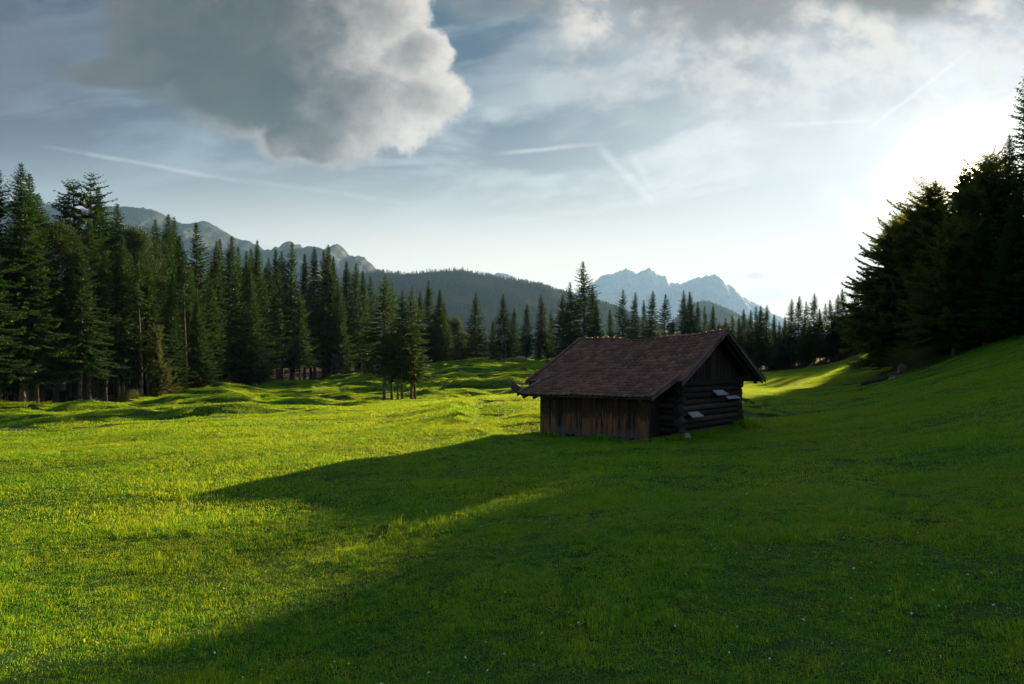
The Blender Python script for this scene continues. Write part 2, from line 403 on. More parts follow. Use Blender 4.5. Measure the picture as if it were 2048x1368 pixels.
def woodmask(x, y):
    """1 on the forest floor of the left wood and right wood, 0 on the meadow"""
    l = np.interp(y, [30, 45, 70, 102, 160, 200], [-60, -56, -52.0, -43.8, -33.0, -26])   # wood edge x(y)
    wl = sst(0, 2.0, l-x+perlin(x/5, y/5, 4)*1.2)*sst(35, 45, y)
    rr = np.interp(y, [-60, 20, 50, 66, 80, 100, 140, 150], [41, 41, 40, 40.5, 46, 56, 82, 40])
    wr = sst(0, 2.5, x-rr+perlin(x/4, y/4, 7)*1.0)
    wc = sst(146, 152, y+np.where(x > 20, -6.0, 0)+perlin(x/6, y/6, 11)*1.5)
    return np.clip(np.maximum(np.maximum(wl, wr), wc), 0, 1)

def paths(x, y):
    d = np.minimum(seg_d(x, y, [(-40, 38), (-27, 42), (-19, 46)]), seg_d(x, y, [(-33, 50), (-17, 62), (-12, 66)]))
    return .8*sst(.5, .15, d+perlin(x, y, 13)*.3)
def build_ground():
    ths = np.concatenate([np.linspace(-math.pi, -R(50), 60)[:-1], np.linspace(-R(50), R(56), 560), np.linspace(R(56), math.pi, 60)[1:-1]])
    rr = np.concatenate([np.geomspace(.6, 30, 150)[:-1], np.geomspace(30, 190, 330)[:-1], np.geomspace(190, 14000, 70)])
    TH, RR = np.meshgrid(ths, rr, indexing='ij'); x = RR*np.sin(TH); y = RR*np.cos(TH); z = ground(x, y)
    nt, nr = TH.shape
    V = np.stack([x.ravel(), y.ravel(), z.ravel()], 1)
    V = np.vstack([V, [0, 0, .7]])
    i = np.arange(nt)[:, None]; j = np.arange(nr-1)[None]; i2 = (i+1) % nt
    F = np.stack([i*nr+j, i*nr+j+1, i2*nr+j+1, i2*nr+j], -1).reshape(-1, 4)
    T = np.stack([np.arange(nt)*nr, ((np.arange(nt)+1) % nt)*nr, np.full(nt, nt*nr)], 1)[:, ::-1]
    me = mesh_np('meadow', V, [F[:, ::-1], T], M_ground, smooth=True)
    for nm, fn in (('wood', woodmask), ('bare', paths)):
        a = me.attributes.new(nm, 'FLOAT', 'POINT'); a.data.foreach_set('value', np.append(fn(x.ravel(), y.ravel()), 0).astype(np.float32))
    if me.polygons[0].normal.z < 0: me.flip_normals()
    return tag(link('meadow', me), 'wide green meadow with mounds and hollows', None, None, 'structure')
build_ground()

# ---------------------------------------------------------------- distant hills and mountains
def prof(pts, xs): a = np.array(pts, float); return np.interp(xs, a[:, 0], a[:, 1])
def mountain(name, pts, D, dfront, dback, mat, rough, seed, label, n=420, rows=90, jag=1.0, base=-30):
    """a range whose crest stands D metres off; its flanks fall to the front and to the back"""
    x0, x1 = pts[0][0], pts[-1][0]; xs = np.linspace(x0, x1, n); u = (xs-1024)/FPX
    H = EYE+(HOR-prof(pts, xs))/FPX*D
    H = H+jag*(np.abs(perlin(u*60, u*0, seed))-.3)*D*.0016+jag*perlin(u*170, u*0+3, seed)*D*.0020+jag*perlin(u*420, u*0+5, seed)*D*.0010
    t = np.concatenate([np.linspace(0, 1, rows), np.linspace(1, 2, 16)[1:]])
    U, Tt = np.meshgrid(u, t, indexing='ij'); Hh = np.repeat(H[:, None], len(t), 1)
    dep = np.where(Tt <= 1, D-dfront*(1-Tt), D+dback*(Tt-1))
    fall = np.where(Tt <= 1, Tt**1.25, np.clip(2-Tt, 0, 1)**.9)
    x = U*D*(.65+.35*dep/D); y = dep
    env = np.sin(np.pi*np.clip(Tt, 0, 1))**.6*(Tt <= 1)
    s = D/5000
    rg = (1-2*np.abs(perlin(x/(620*s), y/(900*s), seed)))+.5*(1-2*np.abs(perlin(x/(260*s), y/(380*s), seed+2)))+.28*(1-2*np.abs(perlin(x/(110*s), y/(150*s), seed+4)))
    rg = rg+.22*(1-2*np.abs(perlin(x/(48*s), y/(70*s), seed+6)))+.10*perlin(x/(22*s), y/(30*s), seed+7)
    z = base+(Hh-base)*fall+env*rough*rg*s
    V = np.stack([x.ravel(), y.ravel(), z.ravel()], 1); nr = len(t)
    i = np.arange(n-1)[:, None]; j = np.arange(nr-1)[None]
    F = np.stack([i*nr+j, (i+1)*nr+j, (i+1)*nr+j+1, i*nr+j+1], -1).reshape(-1, 4)
    me = mesh_np(name, V, F, mat, smooth=True)
    o = tag(link(name, me), label, None, None, 'structure')
    return x, y, z
M_rock, N = mat_new('mountain_rock')
p = pos(N); gn = N.n.new('ShaderNodeNewGeometry'); sp = N.n.new('ShaderNodeSeparateXYZ'); N.l.new(gn.outputs['Normal'], sp.inputs[0])
nr = N.add(N.mul(N.noise(p, .006, 7, .65), .55), N.mul(N.noise(p, .035, 6, .65), .45))
cr = N.mix(N.ss(nr, .40, .60), (.07, .085, .105), (.16, .175, .20))
cr = N.mix(N.ss(N.add(sp.outputs[2], N.mul(N.noise(p, .004, 5, .6), .5)), .70, 1.15), cr, (.045, .060, .062))
principled(N, cr, .95, .1, bump(N, nr, .8, 35.0))
M_haze_rock, N = mat_new('haze_paled_limestone')
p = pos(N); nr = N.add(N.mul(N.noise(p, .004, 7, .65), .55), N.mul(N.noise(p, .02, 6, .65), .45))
principled(N, N.mix(N.ss(nr, .40, .60), (.50, .56, .62), (.68, .73, .78)), .95, .1, bump(N, nr, .6, 40.0))  # distance haze painted in as a paler, bluer rock colour
M_hill, N = mat_new('hill_forest_floor')
p = pos(N)
principled(N, N.mix(N.noise(p, .02, 5, .6), (.020, .032, .014), (.045, .062, .024)), .95, .1)

mountain('mountain_range', [(-500, 470), (-200, 395), (60, 402), (180, 420), (255, 413), (292, 416), (320, 424), (345, 440), (368, 448), (392, 447), (412, 443), (430, 451), (460, 470), (485, 482), (494, 479), (512, 490), (530, 499), (545, 500), (556, 495), (562, 489), (570, 484), (583, 482), (590, 489), (600, 490), (612, 500), (618, 494), (632, 496), (645, 500), (654, 503), (662, 497), (672, 490), (679, 489), (686, 497), (697, 508), (708, 514), (716, 510), (728, 514), (741, 526), (752, 537), (764, 543), (790, 556), (840, 590), (1000, 650), (1200, 700)],
         4600, 2300, 1500, M_rock, 90, 21, 'jagged blue grey mountain range behind the left forest')
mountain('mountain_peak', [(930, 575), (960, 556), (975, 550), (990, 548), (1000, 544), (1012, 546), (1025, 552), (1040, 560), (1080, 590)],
         6400, 1500, 900, M_haze_rock, 60, 31, 'small pale peak just showing over the wooded hill', n=120, rows=50)
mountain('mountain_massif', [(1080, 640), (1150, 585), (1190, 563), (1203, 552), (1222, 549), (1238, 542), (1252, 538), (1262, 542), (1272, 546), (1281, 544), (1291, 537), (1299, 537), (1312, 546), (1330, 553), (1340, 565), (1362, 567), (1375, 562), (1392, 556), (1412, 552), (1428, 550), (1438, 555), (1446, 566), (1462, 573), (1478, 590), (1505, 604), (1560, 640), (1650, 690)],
         10500, 2600, 1400, M_haze_rock, 60, 41, 'pale hazy rock massif between the big spruce and the right wood')
hx_, hy_, hz_ = mountain('wooded_hill', [(420, 640), (560, 585), (650, 560), (720, 546), (760, 545), (790, 546), (810, 550), (850, 545), (900, 542), (930, 541), (960, 549), (1000, 557), (1060, 566), (1100, 576), (1130, 587), (1160, 594), (1215, 611), (1250, 628), (1310, 655), (1400, 700), (1500, 740)],
         3000, 1500, 700, M_hill, 40, 51, 'blue green wooded hill in the middle distance', n=240, rows=80, jag=.4, base=-20)
hx2, hy2, hz2 = mountain('mountain_spur', [(1330, 660), (1370, 618), (1395, 604), (1410, 602), (1432, 610), (1452, 622), (1480, 636), (1520, 656), (1600, 700), (1680, 735)],
         4600, 1500, 700, M_hill, 40, 61, 'hazy spur sloping down to the right under the massif', n=120, rows=60, jag=.3, base=-20)

# ---------------------------------------------------------------- foliage materials
def foliage(name, dark, light, trans, tmix=.35, rough=.55):
    m, N = mat_new(name)
    g = N.n.new('ShaderNodeNewGeometry'); oi = N.n.new('ShaderNodeObjectInfo')
    f = N.add(N.mul(g.outputs['Random Per Island'], .6), N.mul(N.noise(objc(N), .55, 3, .6), .55))
    c = N.mix(N.ss(f, .15, .95), dark, light)
    c = N.mix(N.mul(oi.outputs['Random'], .45), c, tuple(v*w for v, w in zip(light, (1.15, .9, .8))))
    d = N.n.new('ShaderNodeBsdfPrincipled'); N.put(d.inputs['Base Color'], c); d.inputs['Roughness'].default_value = rough
    d.inputs['Specular IOR Level'].default_value = .25
    t = N.n.new('ShaderNodeBsdfTranslucent'); N.put(t.inputs[0], N.mix(N.ss(f, .1, 1.0), tuple(v*.6 for v in trans), trans))
    x = N.n.new('ShaderNodeMixShader'); x.inputs[0].default_value = tmix
    N.l.new(d.outputs[0], x.inputs[1]); N.l.new(t.outputs[0], x.inputs[2]); N.l.new(x.outputs[0], N.out.inputs[0])
    return m
M_spruce = foliage('spruce_needles', (.005, .022, .005), (.021, .066, .011), (.08, .20, .018), .25)
M_larch = foliage('young_spruce_needles', (.012, .040, .008), (.045, .100, .016), (.13, .22, .02), .3)
M_beech = foliage('beech_leaves', (.018, .044, .010), (.065, .110, .018), (.34, .36, .035), .45)
M_leaf = foliage('autumn_leaves', (.024, .046, .010), (.068, .086, .018), (.17, .20, .025), .4)
M_crown = foliage('dark_broad_leaves', (.012, .034, .008), (.034, .068, .013), (.10, .17, .02), .35)
M_far = foliage('far_needles', (.008, .022, .017), (.022, .045, .032), (.03, .06, .03), .12)
M_bark, N = mat_new('spruce_bark')
p = objc(N); sv = N.n.new('ShaderNodeMapping'); N.l.new(p, sv.inputs[0]); sv.inputs['Scale'].default_value = (1, 1, .22)
bn = N.noise(sv.outputs[0], 9.0, 5, .65)
principled(N, N.mix(N.ss(bn, .35, .68), (.040, .028, .020), (.20, .155, .115)), .9, .15, bump(N, bn, .7, .04))
M_bark2, N = mat_new('beech_bark')
bn = N.noise(objc(N), 3.5, 5, .6)
principled(N, N.mix(bn, (.06, .055, .045), (.18, .17, .145)), .85, .2, bump(N, bn, .4, .03))

def kites(base, d, side, L, Wd, lift=None):
    """n narrow leaf shaped quads: base point, unit direction, unit side, length, width"""
    n = len(base); L = L[:, None]; Wd = Wd[:, None]
    mid = base+d*L*.5
    if lift is not None: mid = mid+lift
    V = np.stack([base, mid-side*Wd*.5, base+d*L, mid+side*Wd*.5], 1).reshape(-1, 3)
    F = np.arange(4*n).reshape(n, 4)
    return V, F
def unit(a): return a/np.maximum(np.linalg.norm(a, axis=-1, keepdims=True), 1e-9)

def spruce(seed, H=20.0, Rr=2.9, cb=2.5, whorl=.36, droop=.45, shape=.8, gaps=.0, twist=.12, dead=0.0, lump=.25, nb=7, fine=1.0, tip=1.0, tw=1.0, lw=1.0):
    """crown vertices/faces and trunk+limb pieces of one conifer, foot at the origin"""
    q = np.random.RandomState(seed); rr_ = random.Random(seed)
    B, D, S, L, Wd = [], [], [], [], []
    tb = MB()
    lean = q.randn(2)*.012
    def ax(z): return np.array([lean[0]*z+.10*math.sin(z*.31+seed), lean[1]*z+.10*math.cos(z*.27+seed*2), z])
    zs = np.linspace(-.3, H-.2, 14)
    tr0 = .0105*H+.02
    tb.tube([ax(z) for z in zs], [tr0*(1+.5*math.exp(-max(z, 0)*2.2))*(1-max(z, 0)/H)**.8+.012 for z in zs], 9, wob=.07, rnd=rr_)
    z = cb
    lobes = [(q.uniform(0, 6.28), q.uniform(0, H), q.uniform(.6, 1.3)) for _ in range(10)]
    while z < H-.12:
        f = (H-z)/(H-cb)                      # 1 at the crown base, 0 at the tip
        low = min(1.0, (z-cb)/(.13*(H-cb))+.45)
        Lb = Rr*(f**shape)*low*tip+.10
        k = max(3, int(round(nb*(.65+.5*min(1, f*2)))))
        a0 = q.uniform(0, 6.28)
        for j in range(k):
            if q.rand() < gaps: continue
            a = a0+j*6.283/k+q.uniform(-.35, .35)
            lb = Lb*q.uniform(.62, 1.18)
            for la, lz, lw in lobes:
                if abs(z-lz) < 1.6: lb *= 1+lump*lw*math.cos(a-la)*.5
            up = .55-1.0*min(1, f*1.5)*droop*1.6+q.uniform(-twist, twist)     # rise at the root
            n = max(5, int(lb/.17*fine)); s = np.linspace(.10 if f < .35 else .22, 1.0, n)
            r = s*lb
            zz = up*r-droop*.55*r*s+droop*.50*r*s*s*s      # sag then upturned tip
            if f < .12 and nb > 8: lb *= .75
            rad = np.array([math.cos(a), math.sin(a), 0.0]); tan = np.array([-math.sin(a), math.cos(a), 0.0])
            c = ax(z)+rad*r[:, None]+np.array([0, 0, 1.])*zz[:, None]+tan*(np.sin(s*3)*lb*q.uniform(-.06, .06))[:, None]
            if lb > .9 and fine > .5: tb.tube([c[0]-rad*r[0], c[n//2], c[-1]], [.012+.012*lb, .008+.006*lb, .004], 3, caps=False)
            if q.rand() < dead: continue
            bd = unit(np.gradient(c, axis=0))
            for sgn in (-1, 1, -1, 1, 0):
                tl = ((.16+.34*lb/Rr)*(1.05-.75*s)*q.uniform(.6, 1.25, n)+.10)*(.30+.70*min(1, f*7))*tw
                if sgn == 0:      # needles hanging and standing along the limb
                    dr = unit(bd+np.array([0, 0, 1.])*q.uniform(-1.1, .5, n)[:, None]+tan*q.uniform(-.3, .3, n)[:, None]); tl = tl*.6
                else:
                    dr = unit(bd*q.uniform(.5, 1.2, n)[:, None]+tan*sgn*q.uniform(.5, 1.1, n)[:, None]+np.array([0, 0, -1.])*(q.uniform(-.15, .9, n)*(.4+droop))[:, None])
                sd = unit(np.cross(dr, np.array([0, 0, 1.])+q.randn(n, 3)*.75))
                B.append(c+q.randn(n, 3)*.03); D.append(dr); S.append(sd); L.append(tl); Wd.append((tl*q.uniform(.22, .42, n)+.03)*lw)
        z += whorl*q.uniform(.7, 1.25)*(.45+.55*min(1, f*2.0)+.1)
    # leader
    n = 26; zz = q.uniform(H-1.3, H, n)
    a = q.uniform(0, 6.28, n); dr = unit(np.stack([np.cos(a), np.sin(a), q.uniform(.6, 2.2, n)], 1))
    B.append(np.array([ax(v) for v in zz])); D.append(dr); S.append(unit(np.cross(dr, q.randn(n, 3)))); L.append(.12+.25*(H+.15-zz)*q.uniform(.5, 1.1, n)); Wd.append(np.full(n, .05))
    V, F = kites(np.concatenate(B), np.concatenate(D), np.concatenate(S), np.concatenate(L), np.concatenate(Wd))
    return V, F, tb

def broadleaf(seed, H=16.0, Rr=5.0, cb=.18, flat=.35, nleaf=34000, leaf=.17, upright=.5, stems=1, spray=.75):
    """layered broadleaf crown: forking limbs carry flattened leafy sprays"""
    q = np.random.RandomState(seed); tb = MB(); ends = []
    def limb(p, d, L, r, lev):
        n = 4; pts = [p]; dd = d
        for i in range(n):
            dd = unit(dd+q.randn(3)*.13+np.array([0, 0, .05])); pts.append(pts[-1]+dd*L/n)
        tb.tube(pts, [r*(1-.45*i/n) for i in range(n+1)], 6 if lev < 2 else 4, caps=lev == 0)
        if lev >= 3: ends.append((pts[-1], dd)); ends.append((pts[2], dd)); return
        if lev == 2: ends.append((pts[-2], dd))
        kf = [0, 5, 4, 3][lev+1] if lev < 3 else 0
        for j in range(kf):
            a = q.uniform(0, 6.28); t = q.randint(2, n+1) if j else n
            sd = unit(np.cross(dd, q.randn(3)))
            nd = unit(dd*upright+sd*q.uniform(.7, 1.1)+np.array([0, 0, q.uniform(-.15, .35)]))
            limb(pts[t], nd, L*q.uniform(.55, .8), r*.5, lev+1)
    for s_ in range(stems):
        o = np.array([q.uniform(-.5, .5)*(stems > 1), q.uniform(-.5, .5)*(stems > 1), -.3])
        zs = np.linspace(0, H*.86, 9); wob = q.randn(9, 2)*.12; wob[0] = 0
        ax = [o+np.array([wob[i, 0]+q.uniform(-.02, .02)*zs[i], wob[i, 1], zs[i]]) for i in range(9)]
        tr0 = .016*H
        tb.tube(ax, [tr0*(1+.35*(i == 0))*(1-zs[i]/H)**.8+.02 for i in range(9)], 9)
        m = 30//stems+6
        for i in range(m):
            t = cb+(.98-cb)*(i+.5)/m; zi = t*8/1.0*.999; i0 = min(7, int(zi)); p = ax[i0]*(1-(zi-i0))+ax[i0+1]*(zi-i0)
            a = i*2.4+q.uniform(-.4, .4); f = (t-cb)/(1-cb)
            prof_ = (math.sin(math.pi*min(1, f*.82+.16))**.7)
            d = unit(np.array([math.cos(a), math.sin(a), .12+upright*.9*f**1.2+q.uniform(-.15, .2)]))
            limb(p, d, Rr*.62*prof_*q.uniform(.7, 1.1), .035*H/16*(1.1-.6*f)*2, 1)
    E = np.array([e[0] for e in ends]); ED = np.array([e[1] for e in ends])
    lo = .10*H
    keep = E[:, 2] > lo; E = E[keep]; ED = ED[keep]
    idx = q.randint(0, len(E), nleaf)
    off = q.randn(nleaf, 3)*np.array([1, 1, flat])*spray*.62
    base = E[idx]+off+ED[idx]*q.uniform(-.6, .6, nleaf)[:, None]
    dr = unit(ED[idx]*.6+q.randn(nleaf, 3)*np.array([.8, .8, .4])); nrm = unit(q.randn(nleaf, 3)*.55+np.array([0, 0, 1.]))
    sd = unit(np.cross(dr, nrm)); L = leaf*q.uniform(.6, 1.4, nleaf)
    V, F = kites(base, dr, sd, L, L*.62)
    return V, F, tb

def make_protos():
    P = {}
    def add(key, res, fm, bm, H): V, F, tb = res; P[key] = (mesh_np(key+'_crown', V, F, fm), tb.mesh(key+'_trunk', bm, True), H)
    add('s0', spruce(1, 20, 3.6, 2.6, whorl=.28, nb=8, droop=.40, shape=.86, lump=.35), M_spruce, M_bark, 20)
    add('s1', spruce(2, 20, 3.2, 4.2, whorl=.28, nb=8, droop=.50, shape=.80, gaps=.05, lump=.45), M_spruce, M_bark, 20)
    add('s2', spruce(3, 20, 4.0, .5, whorl=.28, nb=8, droop=.30, shape=.95, lump=.25), M_spruce, M_bark, 20)
    add('s3', spruce(4, 20, 4.2, 1.6, whorl=.38, droop=.30, shape=.85, gaps=.12, twist=.2, lump=.5), M_spruce, M_bark, 20)       # open, ragged
    add('s4', spruce(5, 20, 2.8, 5.5, whorl=.3, droop=.45, shape=.72, gaps=.10, lump=.5), M_spruce, M_bark, 20)     # long bare stem
    add('s5', spruce(6, 20, 4.6, .5, whorl=.38, droop=.33, shape=.95, nb=8, lump=.12, twist=.06), M_spruce, M_bark, 20)           # symmetric, tiered
    add('y0', spruce(7, 20, 4.6, 3.6, droop=.38, shape=.80, lump=.55, twist=.2, gaps=.05), M_larch, M_bark, 20)           # lighter clump tree
    add('y1', spruce(8, 20, 4.0, 4.6, droop=.42, shape=.68, lump=.6, twist=.22, gaps=.08), M_larch, M_bark, 20)
    add('fir', spruce(9, 20, 4.0, 8.0, whorl=.75, droop=.18, shape=.60, nb=8, lump=.2, tip=1.0), M_spruce, M_bark, 20)              # flat tiers, blunt top
    add('pole', spruce(10, 20, 1.3, 12.5, droop=.5, shape=.5, gaps=.35, lump=.5), M_spruce, M_bark, 20)   # thin bare pole
    add('b0', spruce(11, 16, 6.9, .9, whorl=.30, droop=.36, shape=.66, gaps=.04, twist=.30, nb=11, lump=.35, tw=1.7, fine=1.25, lw=.8), M_beech, M_bark2, 16)
    add('b1', spruce(12, 16, 5.6, 1.2, whorl=.30, droop=.30, shape=.58, gaps=.05, twist=.34, nb=10, lump=.40, tw=1.7, fine=1.25, lw=.8), M_beech, M_bark2, 16)
    add('l0', spruce(13, 10, 2.9, .5, whorl=.26, droop=.22, shape=.58, nb=9, gaps=.14, twist=.4, lump=.8, tw=1.1, lw=1.3), M_leaf, M_bark2, 10)
    add('l1', broadleaf(15, 22, 4.6, .30, nleaf=46000, leaf=.17, upright=.7, flat=.5), M_crown, M_bark2, 22)
    add('bush', broadleaf(14, 3, 1.8, .03, nleaf=5200, leaf=.11, upright=.8, stems=3, flat=.6, spray=.5), M_beech, M_bark2, 3)
    return P
PR = make_protos()
def tree(key, x, y, H, wf=1.0, name='spruce_tree', label='', cat='spruce', group=None, rz=None, z=None):
    cm, tm, H0 = PR[key]; s = H/H0
    e = empty(name, (x, y, gz(x, y)-.05 if z is None else z), rnd.uniform(0, 6.28) if rz is None else rz)
    e.scale = (s*wf, s*wf, s); tag(e, label, cat, group)
    link('trunk', tm, e); link('crown', cm, e)
    return e
rnd = random.Random(11)

# rows of trees read off the photograph: (px, py of the tip, depth, kind, width, label)
def plant(rows, name='spruce_tree', cat='spruce', group=None):
    for px, ty, d, key, wf, lab in rows:
        x, y, z = at(px, d); H = zat(ty, d)-z
        nm, ct = name, cat
        if key[0] == 'b' and key != 'bush': nm, ct = 'beech_tree', 'beech'
        if key[0] == 'l' : nm, ct = 'broadleaf_tree', 'tree'
        if key == 'fir': nm, ct = 'fir_tree', 'fir'
        tree(key, x, y, H, wf*(20/H if key[0] != 'b' and key[0] != 'l' else 1)**.25, nm, lab, ct, group)
GL = 'trees along the front of the left forest'
plant([
 (-52, 300, 66, 's0', 1.1, 'spruce whose right boughs just enter at the left picture edge'),
 (-6, 338, 70, 's3', 1.15, 'ragged dark spruce cut by the left picture edge'),
 (45, 325, 71, 's1', 1.1, 'tallest spruce near the left edge with a needle thin tip'),
 (62, 348, 74, 's3', 1.05, 'dark spruce pressed against the tallest left edge spruce'),
 (84, 385, 77, 's0', 1.1, 'spruce filling the right shoulder of the tall left edge pair'),
 (112, 396, 79, 'l1', .75, 'round topped leafy tree between the two highest left spruces'),
 (143, 356, 83, 'pole', 1.5, 'thin sparse spruce tip left of the broad tiered fir'),
 (182, 345, 84, 'fir', 1.1, 'broad fir with dark flat tiers rising above the left forest'),
 (207, 372, 87, 's0', 1.05, 'spruce leaning on the right side of the tiered fir'),
 (160, 470, 76, 's1', 1.0, 'front spruce with a pale crooked foot at the forest edge'),
 (178, 440, 79, 's4', 1.2, 'front spruce with a long straight pale trunk below the fir'),
 (232, 405, 90, 's1', 1.1, 'spruce on the slope of treetops right of the tiered fir'),
 (270, 412, 90, 'l1', .7, 'leafy tree with a rusty tinted top beside the mountain'),
 (248, 470, 83, 's0', 1.0, 'lit green spruce in front of the rusty leafy treetop'),
 (312, 437, 93, 's1', 1.0, 'pointed spruce before the rounded left mountain shoulder'),
 (329, 426, 95, 's0', .95, 'slender spruce tip in front of the left mountain crest'),
 (349, 433, 98, 's1', 1.0, 'twin tipped looking spruce left of the dark steeple spruce'),
 (391, 444, 101, 's3', 1.0, 'steeple like spruce standing clear before the blue mountain'),
 (366, 470, 99, 's0', 1.0, 'spruce in the notch left of the steeple spruce'),
 (296, 520, 86, 's1', .95, 'lit spruce with thin grey trunk amid the forest corner'),
 (340, 545, 89, 's2', .9, 'green spruce behind the yellow leaved tree'),
 (376, 530, 95, 's0', .95, 'spruce standing directly behind the low forest corner spruce'),
 (399, 588, 94, 's2', 1.0, 'low full spruce closing the left forest corner'),
], group=GL)
plant([(318, 650, 84, 'l0', .55, 'olive yellow leafy tree lit at the foot of the left forest')], group=None)
GM = 'trees along the second wall of the left forest'
plant([
 (432, 481, 108, 's1', 1.0, 'dark blunt spruce right after the gap of the forest corner'),
 (443, 478, 113, 's3', .9, 'ragged spruce tip just left of the highest one of the dark wall'),
 (457, 470, 112, 's0', 1.0, 'highest pointed spruce at the left end of the dark wall'),
 (477, 493, 117, 's3', .8, 'short narrow spruce tip with sky showing through its stem'),
 (492, 500, 120, 's1', .9, 'small rounded spruce tip under the mountain saddle'),
 (502, 496, 124, 's0', .8, 'narrow spruce tip right of the small rounded tip'),
 (521, 480, 123, 's2', .95, 'slim spruce with a bare spire before the mountain saddle'),
 (538, 514, 128, 's1', .9, 'low spruce tip right of the bare spire spruce'),
 (556, 497, 130, 's0', .9, 'left one of a close pair of tips below the rock towers'),
 (564, 501, 133, 's1', .9, 'right one of the close pair of tips below the rock towers'),
 (585, 485, 134, 's3', .95, 'lofty spruce standing right under the rock towers'),
 (608, 505, 138, 's0', .9, 'lower spruce between two lofty ones below the towers'),
 (629, 492, 141, 's1', .95, 'lofty spruce with ragged sides left of the horn peak'),
 (647, 500, 145, 's3', .8, 'spruce tip tucked left of the one before the horn peak'),
 (656, 489, 144, 's0', 1.05, 'broadest dark spruce rising to the left of the horn peak'),
 (668, 512, 147, 's2', .95, 'spruce shoulder below the horn peak'),
 (693, 520, 149, 's0', 1.0, 'slender spruce under the right slope of the horn peak'),
 (711, 525, 152, 's1', 1.05, 'green lit spruce near the right end of the dark wall'),
 (727, 540, 155, 's2', 1.0, 'last full spruce at the right end of the dark wall'),
 (742, 552, 160, 's3', .95, 'ragged dark spruce where the wooded hill begins'),
 (425, 560, 104, 's0', .9, 'lower spruce at the foot of the gap after the corner'),
 (505, 545, 114, 's2', .95, 'pale green front spruce amid the dark wall'),
 (600, 580, 128, 's1', .9, 'front spruce with hidden top under the rock towers'),
 (680, 560, 142, 's2', .9, 'front spruce with sunlit right boughs before the horn peak'),
], group=GM)
GC = 'small group of spruces standing free on the meadow'
plant([
 (768, 548, 72, 'y1', .95, 'left spruce of the free group with one straight trunk'),
 (783, 566, 76, 'y0', .8, 'spruce wedged in the middle back of the free group'),
 (803, 580, 71, 'y1', .8, 'central spruce of the free group with dense dark boughs'),
 (822, 571, 72, 'y0', .9, 'right spruce of the free group with wide sunlit boughs'),
 (796, 660, 72.6, 'pole', 1.0, 'thin bare stem left under the free spruce group'),
 (829, 640, 73, 'pole', 1.1, 'thin bare stem right under the free spruce group'),
], group=GC)
GR = 'spruces lining the far side of the meadow'
plant([
 (841, 580, 150, 's1', .95, 'far spruce tip showing behind the free group'),
 (859, 559, 148, 's0', .95, 'tall far spruce with a slim tip right of the free group'),
 (876, 578, 146, 's2', 1.2, 'broad dark spruce right behind the free group'),
 (890, 605, 149, 's0', 1.05, 'lower spruce sloping off right of the broad dark one'),
 (951, 585, 150, 's5', 1.15, 'solitary tiered spruce with clean symmetrical boughs'),
 (986, 640, 158, 's0', 1.0, 'small spruce in the dip right of the solitary tiered one'),
 (1008, 587, 152, 's5', 1.2, 'dense broad spruce at the left end of the middle row'),
 (1029, 614, 154, 's0', .95, 'short dark spruce tip right of the dense broad one'),
 (1052, 605, 150, 's0', 1.0, 'rounded middle spruce standing behind the hut roof gap'),
 (1083, 589, 151, 's1', 1.1, 'pointed middle spruce nearest left of the big cluster'),
 (1103, 620, 156, 's3', .8, 'short thin spruce tip left of the big cluster'),
 (1127, 588, 146, 's3', 1.1, 'left flank spruce of the big cluster above the hut ridge'),
 (1142, 563, 147, 's3', 1.0, 'second high spruce of the big cluster left of its peak'),
 (1168, 522, 148, 's3', 1.25, 'highest spruce of the far row peaking over the hut roof'),
 (1186, 570, 147, 's1', 1.0, 'right flank spruce of the big cluster'),
 (1192, 602, 141, 's2', 1.0, 'green lit spruce at the right foot of the big cluster'),
 (1222, 618, 154, 's0', .9, 'low spruce in the gap right of the big cluster'),
 (1246, 579, 150, 's3', 1.0, 'open crowned spruce first behind the middle of the roof'),
 (1270, 583, 152, 's1', .9, 'open crowned spruce second behind the middle of the roof'),
 (1288, 599, 155, 's0', .75, 'narrow low spruce between two taller ones over the roof'),
 (1305, 581, 149, 's1', 1.05, 'dark steeple spruce over the right half of the roof'),
 (1329, 588, 148, 's3', 1.1, 'forked looking spruce over the right half of the roof'),
 (1345, 640, 142, 's2', .9, 'low olive spruce left of the dark pair near the gable'),
 (1367, 580, 151, 's1', .95, 'left slender spruce of the dark pair near the gable'),
 (1381, 582, 150, 's2', 1.15, 'right heavy spruce of the dark pair near the gable'),
 (1396, 602, 153, 's0', .85, 'spruce shoulder right of the dark pair'),
 (1410, 611, 155, 's3', .8, 'see through spruce tip left of the hut gable'),
 (1424, 609, 150, 's2', .9, 'neat cone spruce left of the hut gable peak'),
 (1452, 635, 158, 's0', .9, 'small far spruce right over the hut gable peak'),
], group=GR)
plant([
 (916, 632, 160, 'l0', 1.5, 'yellow green leafy tree left of the solitary tiered spruce'),
 (1438, 645, 150, 'l0', 1.2, 'bright leafy treetop beside the hut gable peak'),
], group=None)
GE = 'spruces along the dark wood right of the hut'
